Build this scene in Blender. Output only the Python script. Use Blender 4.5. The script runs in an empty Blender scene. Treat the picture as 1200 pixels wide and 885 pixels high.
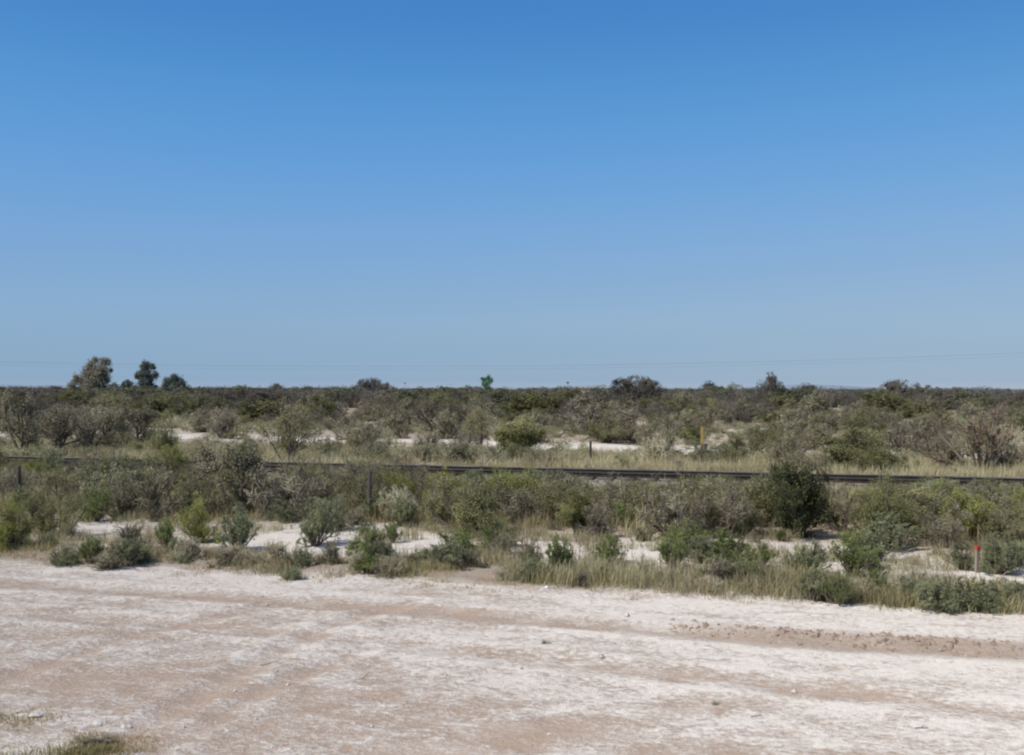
import bpy, math
import numpy as np
from mathutils import Matrix, Vector

rng = np.random.default_rng(20)
sc = bpy.context.scene
C = sc.collection
CAMH = 3.0
F = 1200.0
A = math.radians(14.0)                    # the track and the dirt road run at this angle across the view
SA, CA = math.sin(A), math.cos(A)

# ------------------------------------------------------------------ camera
Mcam = Matrix.Rotation(math.radians(90) + math.atan(14.0 / F), 3, 'X') @ Matrix.Rotation(0.0026, 3, 'Z')
cam_d = bpy.data.cameras.new('camera')
cam = bpy.data.objects.new('camera', cam_d)
C.objects.link(cam)
cam.matrix_world = Matrix.Translation((0, 0, CAMH)) @ Mcam.to_4x4()
cam_d.sensor_width = 36.0
cam_d.lens = 36.0
cam_d.clip_end = 60000
cam_d.clip_start = 0.1
sc.camera = cam

# ------------------------------------------------------------------ noise and terrain
def hash2(ix, iy, seed):
    h = (ix.astype(np.int64) * 374761393 + iy.astype(np.int64) * 668265263 + seed * 974711) & 0x7fffffff
    h = ((h ^ (h >> 13)) * 1274126177) & 0x7fffffff
    h = h ^ (h >> 16)
    return (h & 0xffff) / 65535.0

def vnoise(x, y, seed=0):
    x = np.asarray(x, float); y = np.asarray(y, float)
    ix = np.floor(x); iy = np.floor(y)
    fx = x - ix; fy = y - iy
    fx = fx * fx * (3 - 2 * fx); fy = fy * fy * (3 - 2 * fy)
    a = hash2(ix, iy, seed); b = hash2(ix + 1, iy, seed)
    c = hash2(ix, iy + 1, seed); d = hash2(ix + 1, iy + 1, seed)
    return (a * (1 - fx) + b * fx) * (1 - fy) + (c * (1 - fx) + d * fx) * fy

def fbm(x, y, seed=0, oct=4):
    s = 0; amp = 0.5; tot = 0
    for k in range(oct):
        s = s + amp * vnoise(x * 2 ** k + 17.3 * k, y * 2 ** k - 9.1 * k, seed + k)
        tot += amp; amp *= 0.5
    return s / tot

def sstep(a, b, x):
    t = np.clip((x - a) / (b - a), 0, 1)
    return t * t * (3 - 2 * t)

def to_uv(x, y):
    return x * CA - y * SA, x * SA + y * CA

def to_xy(u, v):
    return u * CA + v * SA, -u * SA + v * CA

def seg_dist(u, v, pts):
    d = np.full(np.shape(u), 1e9)
    for (u0, v0), (u1, v1) in zip(pts[:-1], pts[1:]):
        du, dv = u1 - u0, v1 - v0
        t = np.clip(((u - u0) * du + (v - v0) * dv) / (du * du + dv * dv), 0, 1)
        d = np.minimum(d, np.hypot(u - u0 - t * du, v - v0 - t * dv))
    return d

def ray(px, py):
    return Mcam @ Vector((px - 600.0, 442.5 - py, -F))

def flat_at(px, py, z=0.0):
    d = ray(px, py)
    t = (z - CAMH) / d.z
    return d.x * t, d.y * t

def flat_uv(px, py):
    x, y = flat_at(px, py)
    return to_uv(x, y)

OPEN = [(*flat_uv(px, py), a, b) for px, py, a, b in ((120, 628, 1.25, 1.0), (340, 637, 1.2, 1.4), (500, 645, .95, 1.5), (640, 655, .6, 1.0), (748, 660, .75, 1.2), (1080, 694, .5, .6), (1170, 686, .5, .7))]
def open_d(u, v):
    d = 9.0
    for a, b, ru, rv in OPEN: d = np.minimum(d, np.hypot((u - a) / ru, (v - b) / rv))
    return d

TRK1 = [flat_uv(*p) for p in ((-300, 676), (0, 684), (300, 702), (600, 725), (900, 750), (1200, 768), (1500, 790))]
TRK2 = [flat_uv(*p) for p in ((-200, 705), (0, 716), (300, 738), (560, 765), (900, 800), (1300, 850))]
TRK3 = [flat_uv(*p) for p in ((150, 870), (205, 835), (262, 800), (310, 770), (390, 733), (480, 705))]
TRK4 = [flat_uv(*p) for p in ((-60, 830), (40, 783), (130, 752), (260, 722), (380, 700))]
TRK5 = [flat_uv(*p) for p in ((180, 880), (245, 845), (275, 826), (330, 800), (430, 760))]
TRK6 = [flat_uv(*p) for p in ((400, 900), (700, 850), (900, 815), (1250, 790))]

def height(x, y, fine=True):
    u, v = to_uv(np.asarray(x, float), np.asarray(y, float))
    z = np.zeros_like(u)
    edge = 15.3 + 0.5 * (fbm(u * 0.35, v * 0.0, 5, 3) - 0.5)
    road = 1 - sstep(edge - 0.2, edge + 0.6, v)
    far = sstep(36, 60, v)
    # verge a little rough and proud of the road
    z += (1 - road) * (0.07 + 0.16 * (fbm(u * 0.6, v * 0.6, 11, 4) - 0.5))
    z += far * 0.5 * (fbm(u * 0.05, v * 0.05, 31, 3) - 0.5)
    if fine:
        near = 1 - sstep(40, 60, np.hypot(x, y))
        z += near * (0.034 * (fbm(u * 2.2, v * 3.0, 21, 4) - 0.5) + 0.016 * (fbm(u * 7, v * 7, 22, 3) - .5))
        for T, w, dep in ((TRK1, 0.22, 0.03), (TRK2, 0.22, 0.02), (TRK3, 0.16, 0.025), (TRK4, 0.16, 0.02), (TRK5, .14, .02)):
            d = seg_dist(u, v, T)
            z += near * (-dep * np.exp(-(d / w) ** 2) + dep * 0.7 * np.exp(-((d - 2.1 * w) / (0.6 * w)) ** 2))
        # thrown-up ridge of brown soil beside the right-hand rut
        d = seg_dist(u, v, [(a, b + 0.25) for a, b in TRK1])
        wr = .75 * sstep(-1.6, .6, u) * (0.25 + 1.1 * vnoise(u * 1.3, v * 1.5, 77))
        z += near * wr * np.exp(-(d / 0.22) ** 2) * (0.05 + 0.14 * fbm(u * 6, v * 7, 78, 3))
    # railway bank
    b = sstep(27.6, 29.9, v) * (1 - sstep(33.0, 35.4, v))
    z = z * (1 - 0.85 * b) + 0.26 * b
    return z

def ground_at(px, py):
    z = 0.0
    for _ in range(5):
        x, y = flat_at(px, py, z)
        z = float(height(np.array([x]), np.array([y]))[0])
    return x, y, z

# ------------------------------------------------------------------ materials
def mat(name):
    m = bpy.data.materials.new(name); m.use_nodes = True
    nt = m.node_tree; nt.nodes.clear()
    out = nt.nodes.new('ShaderNodeOutputMaterial')
    return m, nt, out

def nd(nt, t, **kw):
    n = nt.nodes.new(t)
    for k, v in kw.items():
        if k in n.inputs: n.inputs[k].default_value = v
        else: setattr(n, k, v)
    return n

def math_n(nt, op, a, b=None, clamp=False):
    n = nt.nodes.new('ShaderNodeMath'); n.operation = op; n.use_clamp = clamp
    for i, v in enumerate((a, b)):
        if v is None: continue
        if isinstance(v, (int, float)): n.inputs[i].default_value = v
        else: nt.links.new(v, n.inputs[i])
    return n.outputs[0]

def mixc(nt, f, a, b, mode='MIX'):
    n = nt.nodes.new('ShaderNodeMix'); n.data_type = 'RGBA'; n.blend_type = mode
    for i, v in ((0, f), (6, a), (7, b)):
        if isinstance(v, (int, float)): n.inputs[i].default_value = v
        elif isinstance(v, tuple): n.inputs[i].default_value = (*v, 1) if len(v) == 3 else v
        else: nt.links.new(v, n.inputs[i])
    return n.outputs[2]

GAIN = 1.72
def plant_mat(name, dark, light, alt=None, trans=0.3):
    """leaf / twig colour between dark and light by the per-face tint, pushed towards alt per plant"""
    gain = GAIN if 'grass' not in name else 1.0
    dark, light, alt = [tuple(min(.6, c * gain) for c in k) if k else None for k in (dark, light, alt)]
    m, nt, out = mat(name)
    at = nd(nt, 'ShaderNodeAttribute', attribute_name='tint')
    col = mixc(nt, at.outputs['Fac'], dark, light)
    oi = nt.nodes.new('ShaderNodeObjectInfo')
    if alt:
        f = math_n(nt, 'MULTIPLY', oi.outputs['Random'], 0.75)
        col = mixc(nt, f, col, mixc(nt, at.outputs['Fac'], tuple(c * .55 for c in alt), alt))
    k = math_n(nt, 'ADD', math_n(nt, 'MULTIPLY', math_n(nt, 'FRACT', math_n(nt, 'MULTIPLY', oi.outputs['Random'], 7.31)), 0.36), 0.82)
    col = mixc(nt, 1.0, col, k, 'MULTIPLY')
    d = nd(nt, 'ShaderNodeBsdfDiffuse'); nt.links.new(col, d.inputs['Color'])
    if trans:
        t = nd(nt, 'ShaderNodeBsdfTranslucent'); nt.links.new(col, t.inputs['Color'])
        mx = nd(nt, 'ShaderNodeMixShader', Fac=trans)
        nt.links.new(d.outputs[0], mx.inputs[1]); nt.links.new(t.outputs[0], mx.inputs[2])
        nt.links.new(mx.outputs[0], out.inputs['Surface'])
    else:
        nt.links.new(d.outputs[0], out.inputs['Surface'])
    return m

def solid_mat(name, c0, c1, scale=6.0, rough=0.85, stretch=(1, 1, 1), metal=0.0, bump=0.2):
    m, nt, out = mat(name)
    tc = nd(nt, 'ShaderNodeTexCoord')
    mp = nd(nt, 'ShaderNodeMapping'); mp.inputs['Scale'].default_value = stretch
    nt.links.new(tc.outputs['Object'], mp.inputs['Vector'])
    n = nd(nt, 'ShaderNodeTexNoise', Scale=scale, Detail=5.0, Roughness=0.6)
    nt.links.new(mp.outputs[0], n.inputs['Vector'])
    r = nd(nt, 'ShaderNodeMapRange'); nt.links.new(n.outputs['Fac'], r.inputs[0])
    r.inputs[1].default_value = 0.3; r.inputs[2].default_value = 0.7
    col = mixc(nt, r.outputs[0], c0, c1)
    p = nd(nt, 'ShaderNodeBsdfPrincipled', Roughness=rough, Metallic=metal)
    nt.links.new(col, p.inputs['Base Color'])
    bp = nd(nt, 'ShaderNodeBump', Strength=bump, Distance=0.02)
    nt.links.new(n.outputs['Fac'], bp.inputs['Height']); nt.links.new(bp.outputs[0], p.inputs['Normal'])
    nt.links.new(p.outputs[0], out.inputs['Surface'])
    return m

M = dict(
    thorn_twig=plant_mat('grey_twigs', (0.100, 0.088, 0.066), (0.228, 0.206, 0.158), (0.205, 0.196, 0.120), 0),
    bark=plant_mat('dark_bark', (0.066, 0.055, 0.043), (0.145, 0.124, 0.098), None, 0),
    rust_twig=plant_mat('rusty_twigs', (0.115, 0.082, 0.057), (0.235, 0.172, 0.122), None, 0),
    straw_twig=plant_mat('straw_twigs', (0.22, 0.18, 0.12), (0.42, 0.36, 0.26), (0.28, 0.24, 0.17), 0),
    olive=plant_mat('olive_leaves', (0.095, 0.096, 0.042), (0.235, 0.232, 0.106), (0.22, 0.21, 0.125), .4),
    green=plant_mat('green_leaves', (0.078, 0.104, 0.032), (0.205, 0.255, 0.080), (0.185, 0.21, 0.085), .4),
    lime=plant_mat('yellow_green_leaves', (0.12, 0.125, 0.035), (0.26, 0.265, 0.09), None, .4),
    salt=plant_mat('grey_green_leaves', (0.135, 0.130, 0.086), (0.285, 0.272, 0.186), (0.20, 0.20, 0.12), .25),
    blue=plant_mat('blue_green_leaves', (0.10, 0.110, 0.062), (0.215, 0.232, 0.132), None, .25),
    dark=plant_mat('dark_green_leaves', (0.036, 0.041, 0.021), (0.095, 0.102, 0.050), None, .2),
    creo=plant_mat('dull_green_leaves', (0.060, 0.066, 0.028), (0.140, 0.146, 0.066), (0.13, 0.122, 0.065), .25),
    euc=plant_mat('far_tree_leaves', (0.112, 0.105, 0.082), (0.245, 0.225, 0.175), None, .2),
    euc2=plant_mat('far_tree_blue_leaves', (0.070, 0.085, 0.080), (0.155, 0.17, 0.145), None, .2),
    teal=plant_mat('far_tree_bright_leaves', (0.060, 0.120, 0.075), (0.115, 0.21, 0.125), None, .2),
    farb=plant_mat('hazed_brown_scrub', (0.062, 0.060, 0.057), (0.106, 0.099, 0.089), None, 0),  # distance haze put into the colour: bluish, with a narrow tint range
    farg=plant_mat('hazed_green_scrub', (0.052, 0.058, 0.038), (0.100, 0.106, 0.064), None, .1),  # green scrub blued and flattened to paint in the distance haze
    straw=plant_mat('dry_grass', (0.30, 0.252, 0.145), (0.64, 0.548, 0.355), None, .3),
    olivegrass=plant_mat('olive_grass', (0.19, 0.170, 0.078), (0.45, 0.400, 0.205), None, .3),
    strawyellow=plant_mat('yellow_grass', (0.26, 0.20, 0.08), (0.50, 0.40, 0.18), None, .3),
    cactus=plant_mat('pale_cactus_pads', (0.085, 0.10, 0.055), (0.15, 0.165, 0.10), None, 0),
    wood=solid_mat('weathered_wood', (0.04, 0.034, 0.03), (0.13, 0.112, 0.095), 5, .9, (14, 14, 1.2)),
    steel=solid_mat('rusty_steel', (0.05, 0.042, 0.036), (0.11, 0.085, 0.065), 9),
    stakewood=solid_mat('stake_wood', (0.22, 0.17, 0.13), (0.40, 0.34, 0.28), 6, .9, (14, 14, 1.2)),
    red=solid_mat('red_paint', (0.42, 0.05, 0.022), (0.55, 0.085, 0.035), 8, .6),
    yellow=solid_mat('yellow_paint', (0.36, 0.24, 0.07), (0.48, 0.33, 0.11), 5, .6),
    rail=solid_mat('rail_rust', (0.018, 0.013, 0.011), (0.040, 0.028, 0.022), 4, .8),
    railtop=solid_mat('rail_polish_and_glint', (0.13, 0.12, 0.11), (0.30, 0.28, 0.26), 1.5, .45, metal=.4, bump=.02),
    sleeper=solid_mat('sleeper_wood', (0.065, 0.050, 0.040), (0.16, 0.13, 0.105), 4, .9, (1, 8, 8)),
    pole=solid_mat('pale_pole', (0.40, 0.39, 0.37), (0.52, 0.50, 0.47), 3),
    darkpole=solid_mat('pole_head', (0.05, 0.055, 0.06), (0.09, 0.09, 0.095), 3),
    wire=solid_mat('wire', (0.10, 0.11, 0.12), (0.14, 0.15, 0.16), 3),
    white=solid_mat('white_plastic', (0.72, 0.73, 0.74), (0.84, 0.85, 0.86), 5, .5),
    stone=solid_mat('pale_stone', (0.42, 0.38, 0.34), (0.66, 0.62, 0.58), 9, .9, bump=.6),
    clod=solid_mat('soil_clod', (0.22, 0.15, 0.105), (0.44, 0.34, 0.265), 5, 1.0),
    hills=solid_mat('hazy_hills', (0.20, 0.27, 0.36), (0.24, 0.31, 0.40), .002, 1.0),  # blue-grey haze of distance painted into the base colour
)

# ground
def ground_material():
    m, nt, out = mat('salt_crusted_soil')
    L = nt.links
    geo = nd(nt, 'ShaderNodeNewGeometry')
    rot = nd(nt, 'ShaderNodeMapping'); rot.inputs['Rotation'].default_value = (0, 0, A)
    L.new(geo.outputs['Position'], rot.inputs['Vector'])
    def noise(scale, sx=1, sy=1, det=5, rough=.6, dist=0.0):
        mp = nd(nt, 'ShaderNodeMapping'); mp.inputs['Scale'].default_value = (sx, sy, 1)
        L.new(rot.outputs[0], mp.inputs['Vector'])
        n = nd(nt, 'ShaderNodeTexNoise', Scale=scale, Detail=det, Roughness=rough, Distortion=dist)
        L.new(mp.outputs[0], n.inputs['Vector'])
        return n.outputs['Fac']
    def remap(v, a, b, c=0.0, d=1.0):
        r = nd(nt, 'ShaderNodeMapRange'); L.new(v, r.inputs[0])
        for i, k in enumerate((a, b, c, d)): r.inputs[i + 1].default_value = k
        return r.outputs[0]
    salt = nd(nt, 'ShaderNodeAttribute', attribute_name='salt').outputs['Fac']
    soil = nd(nt, 'ShaderNodeAttribute', attribute_name='soil').outputs['Fac']
    litter = nd(nt, 'ShaderNodeAttribute', attribute_name='litter').outputs['Fac']
    big = noise(0.45, .6, 1.1, 4)
    streak = noise(1.0, .42, 2.2, 5, .65, .6)
    mid = noise(2.4, .75, 1.15, 6, .68, .5)
    fine = noise(13, .8, 1.1, 5, .72, .3)
    grit = noise(70, 1, 1, 3, .7)
    flake = noise(30, .7, 1.2, 4, .7, .4)
    s = math_n(nt, 'ADD', math_n(nt, 'MULTIPLY', big, .5), math_n(nt, 'MULTIPLY', streak, .55))
    s = math_n(nt, 'ADD', s, math_n(nt, 'MULTIPLY', mid, .9))
    s = math_n(nt, 'ADD', s, math_n(nt, 'MULTIPLY', fine, 1.2))
    s = math_n(nt, 'ADD', s, math_n(nt, 'MULTIPLY', math_n(nt, 'SUBTRACT', flake, .5), .75))
    s = math_n(nt, 'ADD', s, math_n(nt, 'MULTIPLY', salt, .75))       # mean about 1.48 + .75*salt
    crust = remap(s, 1.59, 1.93)
    pal = mixc(nt, remap(big, .35, .65), (0.595, 0.478, 0.402), (0.665, 0.550, 0.472))
    pal = mixc(nt, remap(mid, .42, .62), mixc(nt, remap(fine, .4, .7), (0.50, 0.388, 0.315), (0.565, 0.452, 0.375)), pal)
    col = mixc(nt, crust, pal, mixc(nt, remap(fine, .3, .7), (0.72, 0.655, 0.605), (0.87, 0.82, 0.775)))
    # damp brown soil thrown up in the ruts
    br = mixc(nt, remap(fine, .3, .7), (0.23, 0.150, 0.102), (0.42, 0.305, 0.225))
    col = mixc(nt, math_n(nt, 'MULTIPLY', soil, remap(math_n(nt, 'ADD', fine, mid), .75, 1.1), True), col, br)
    # plant litter and crumbs under the scrub
    lt = mixc(nt, remap(mid, .35, .65), (0.225, 0.185, 0.130), (0.36, 0.305, 0.225))
    col = mixc(nt, math_n(nt, 'MULTIPLY', litter, remap(math_n(nt, 'ADD', fine, math_n(nt, 'MULTIPLY', mid, .6)), .62, .86), True), col, lt)
    g = remap(grit, .3, .72, .78, 1.12)
    col = mixc(nt, 1.0, col, g, 'MULTIPLY')
    p = nd(nt, 'ShaderNodeBsdfDiffuse', Roughness=0.6)
    L.new(col, p.inputs['Color'])
    hgt = math_n(nt, 'ADD', math_n(nt, 'MULTIPLY', fine, .6), math_n(nt, 'ADD', math_n(nt, 'MULTIPLY', crust, .12), math_n(nt, 'MULTIPLY', grit, .22)))
    bp = nd(nt, 'ShaderNodeBump', Strength=.9, Distance=.07)
    L.new(hgt, bp.inputs['Height']); L.new(bp.outputs[0], p.inputs['Normal'])
    L.new(p.outputs[0], out.inputs['Surface'])
    return m

def ballast_material():
    m, nt, out = mat('ballast_stones')
    L = nt.links
    geo = nd(nt, 'ShaderNodeNewGeometry')
    v = nd(nt, 'ShaderNodeTexVoronoi', Scale=14.0); L.new(geo.outputs['Position'], v.inputs['Vector'])
    hsv = nd(nt, 'ShaderNodeSeparateColor'); L.new(v.outputs['Color'], hsv.inputs[0])
    col = mixc(nt, hsv.outputs[0], (0.13, 0.118, 0.10), (0.42, 0.40, 0.36))
    p = nd(nt, 'ShaderNodeBsdfDiffuse'); L.new(col, p.inputs['Color'])
    bp = nd(nt, 'ShaderNodeBump', Strength=1.0, Distance=.06, invert=True); L.new(v.outputs['Distance'], bp.inputs['Height'])
    L.new(bp.outputs[0], p.inputs['Normal']); L.new(p.outputs[0], out.inputs['Surface'])
    return m
M['ground'] = ground_material()
M['ballast'] = ballast_material()

# ------------------------------------------------------------------ mesh helpers
class Buf:
    """a pile of quads with one tint value per face"""
    def __init__(self): self.v = []; self.q = []; self.t = []; self.m = []; self.n = 0
    def add(self, v, q, t, mi=0):
        v = np.asarray(v, float).reshape(-1, 3); q = np.asarray(q, np.int64).reshape(-1, 4)
        self.v.append(v); self.q.append(q + self.n); self.n += len(v)
        self.t.append(np.broadcast_to(np.asarray(t, float), (len(q),)).copy())
        self.m.append(np.full(len(q), mi, np.int32))
    def arrays(self):
        return np.concatenate(self.v), np.concatenate(self.q), np.concatenate(self.t), np.concatenate(self.m)

def quad_mesh(name, v, q, t=None, mi=None, mats=()):
    me = bpy.data.meshes.new(name)
    me.vertices.add(len(v)); me.vertices.foreach_set('co', np.ascontiguousarray(v, np.float32).ravel())
    nq = len(q)
    me.loops.add(nq * 4); me.loops.foreach_set('vertex_index', np.ascontiguousarray(q, np.int32).ravel())
    me.polygons.add(nq); me.polygons.foreach_set('loop_start', np.arange(nq, dtype=np.int32) * 4)
    for mm in mats: me.materials.append(mm)
    if mi is not None: me.polygons.foreach_set('material_index', mi.astype(np.int32))
    if t is not None:
        at = me.attributes.new('tint', 'FLOAT', 'FACE'); at.data.foreach_set('value', t.astype(np.float32))
    me.update(calc_edges=True)
    return me

def link(o, parent=None):
    C.objects.link(o)
    if parent: o.parent = parent
    return o

def tag(o, label=None, cat=None, group=None, kind=None):
    if label: o['label'] = label
    if cat: o['category'] = cat
    if group: o['group'] = group
    if kind: o['kind'] = kind
    return o

def empty(name, loc, rz=0.0):
    o = bpy.data.objects.new(name, None); o.empty_display_size = .2
    o.location = loc; o.rotation_euler = (0, 0, rz)
    return link(o)

def norm(a): return a / np.maximum(np.linalg.norm(a, axis=-1, keepdims=True), 1e-9)

# ------------------------------------------------------------------ plants
def grow(r, P, D, Len, R, k, jit, up):
    """polylines (n,k+1,3) and their radii"""
    n = len(P); pts = [P]; d = D
    for i in range(k):
        d = norm(d + jit * r.normal(size=(n, 3)) + np.array([0, 0, up]))
        pts.append(pts[-1] + d * (Len / k)[:, None])
    pl = np.stack(pts, 1)
    rad = R[:, None] * np.linspace(1, .55, k + 1)[None]
    return pl, rad

def spawn(r, pl, rad, Len, m, tmin, spread, ratio, rr):
    n, k1, _ = pl.shape
    idx = np.repeat(np.arange(n), m); N = len(idx)
    t = tmin + (1 - tmin) * r.random(N)
    f = t * (k1 - 1); i0 = np.minimum(f.astype(int), k1 - 2); fr = f - i0
    p0 = pl[idx, i0]; p1 = pl[idx, i0 + 1]
    P = p0 + (p1 - p0) * fr[:, None]
    d = norm(p1 - p0)
    D = norm(d + spread * norm(r.normal(size=(N, 3))))
    L = Len[idx] * ratio * (1.15 - .45 * t) * r.uniform(.6, 1.25, N)
    R = rad[idx, i0] * rr
    return P, D, L, R, idx

def tubes(buf, r, pl, rad, tint, sides=3, mi=0):
    n, k1, _ = pl.shape
    d = norm(pl[:, -1] - pl[:, 0])
    a = norm(np.cross(d, r.normal(size=(n, 3)))); b = np.cross(d, a)
    ang = np.arange(sides) * 2 * math.pi / sides
    off = a[:, None, None] * np.cos(ang)[None, None, :, None] + b[:, None, None] * np.sin(ang)[None, None, :, None]
    v = pl[:, :, None] + off * rad[:, :, None, None]
    base = (np.arange(n)[:, None, None] * k1 + np.arange(k1 - 1)[None, :, None]) * sides
    j = np.arange(sides)[None, None]; j2 = (j + 1) % sides
    q = np.stack([base + j, base + j2, base + j2 + sides, base + j + sides], -1)
    t = np.broadcast_to(np.asarray(tint).reshape(-1, 1, 1), q.shape[:3]).ravel()
    buf.add(v.reshape(-1, 3), q.reshape(-1, 4), t, mi)

def ribbons(buf, r, pl, rad, tint, mi=0):
    n, k1, _ = pl.shape
    d = norm(pl[:, -1] - pl[:, 0])
    a = norm(np.cross(d, r.normal(size=(n, 3))))
    v = np.stack([pl - a[:, None] * rad[..., None], pl + a[:, None] * rad[..., None]], 2)
    base = (np.arange(n)[:, None] * k1 + np.arange(k1 - 1)[None]) * 2
    q = np.stack([base, base + 1, base + 3, base + 2], -1)
    t = np.broadcast_to(np.asarray(tint).reshape(-1, 1), q.shape[:2]).ravel()
    buf.add(v.reshape(-1, 3), q.reshape(-1, 4), t, mi)

def leaves(buf, r, pos, dirs, ln, wd, tint, mi=0):
    n = len(pos)
    e = norm(dirs + .9 * r.normal(size=(n, 3)))
    s = norm(np.cross(e, r.normal(size=(n, 3))))
    l = ln * r.uniform(.6, 1.35, n)[:, None]; w = wd * r.uniform(.7, 1.3, n)[:, None]
    v = np.stack([pos, pos + e * l * .5 + s * w, pos + e * l, pos + e * l * .5 - s * w], 1)
    buf.add(v.reshape(-1, 3), np.arange(n * 4).reshape(-1, 4), tint, mi)

def along(r, pl, n, tmin=.2):
    k = r.integers(0, len(pl), n); t = (tmin + (1 - tmin) * r.random(n)) * (pl.shape[1] - 1)
    i = np.minimum(t.astype(int), pl.shape[1] - 2); f = (t - i)[:, None]
    a = pl[k, i]; b = pl[k, i + 1]
    return a + (b - a) * f, norm(b - a), k

SPEC = {
 #           stems lean(min,max) L    base  levels[(children, tmin, spread, ratio)]               twig r  leaves  len  wid   cluster
 'thorn':   dict(st=15, lean=(10, 72), L=.55, b=.02, lv=[(6, .25, .75, .62), (6, .2, .9, .60), (6, .15, 1.0, .62)], tw=.0033, nl=0, up=.03),
 'dome':    dict(st=22, lean=(2, 78), L=.55, b=.04, lv=[(7, .25, .75, .60), (7, .2, .9, .58), (6, .15, 1.0, .6)], tw=.0050, nl=0, up=.02),
 'thorn_low': dict(st=26, lean=(5, 85), L=.50, b=.04, lv=[(7, .15, .8, .6), (10, .1, .9, .55)], tw=.0036, nl=0, up=.02),
 'rust':    dict(st=9, lean=(5, 58), L=.70, b=.02, lv=[(6, .45, .5, .55), (7, .3, .7, .52), (4, .2, .8, .55)], tw=.0036, nl=0, up=.06),
 'olive':   dict(st=12, lean=(8, 68), L=.55, b=.03, lv=[(6, .2, .75, .62), (6, .2, .85, .58)], tw=.0045, nl=10400, ll=0.0237, lw=0.0082, cl=.028, up=.03),
 'airy':    dict(st=8, lean=(8, 55), L=.62, b=.02, lv=[(5, .35, .7, .6), (6, .25, .85, .58)], tw=.0045, nl=4160, ll=0.0252, lw=0.0082, cl=.03, up=.04),
 'green':   dict(st=26, lean=(3, 66), L=.62, b=.05, lv=[(6, .25, .55, .5), (4, .2, .6, .5)], tw=.0045, nl=8320, ll=0.0296, lw=0.0082, cl=.012, up=.10),
 'mound':   dict(st=34, lean=(0, 86), L=.52, b=.06, lv=[(6, .2, .7, .5), (4, .2, .7, .5)], tw=.0045, nl=10400, ll=0.0237, lw=0.0090, cl=.02, up=.03),
 'juniper': dict(st=11, lean=(4, 42), L=.72, b=.04, lv=[(8, .12, .75, .50), (6, .2, .8, .5)], tw=.0045, nl=22400, ll=0.0237, lw=0.0082, cl=.03, up=.12),
 'creo':    dict(st=22, lean=(4, 62), L=.6, b=.05, lv=[(5, .3, .6, .5), (4, .2, .7, .55)], tw=.006, nl=8320, ll=0.0370, lw=0.0131, cl=.03, up=.07),
 'sap':     dict(st=5, lean=(4, 42), L=.70, b=.03, lv=[(6, .3, .6, .55), (6, .3, .75, .58), (4, .2, .9, .55)], tw=.0034, nl=2400, ll=0.0207, lw=0.0074, cl=.03, up=.05),
 'tree':    dict(st=3, lean=(4, 24), L=.62, b=.01, lv=[(7, .4, .75, .62), (6, .3, .85, .6), (5, .2, .9, .58)], tw=.0030, nl=5600, ll=0.0192, lw=0.0066, cl=.03, up=.03),
}

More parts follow.
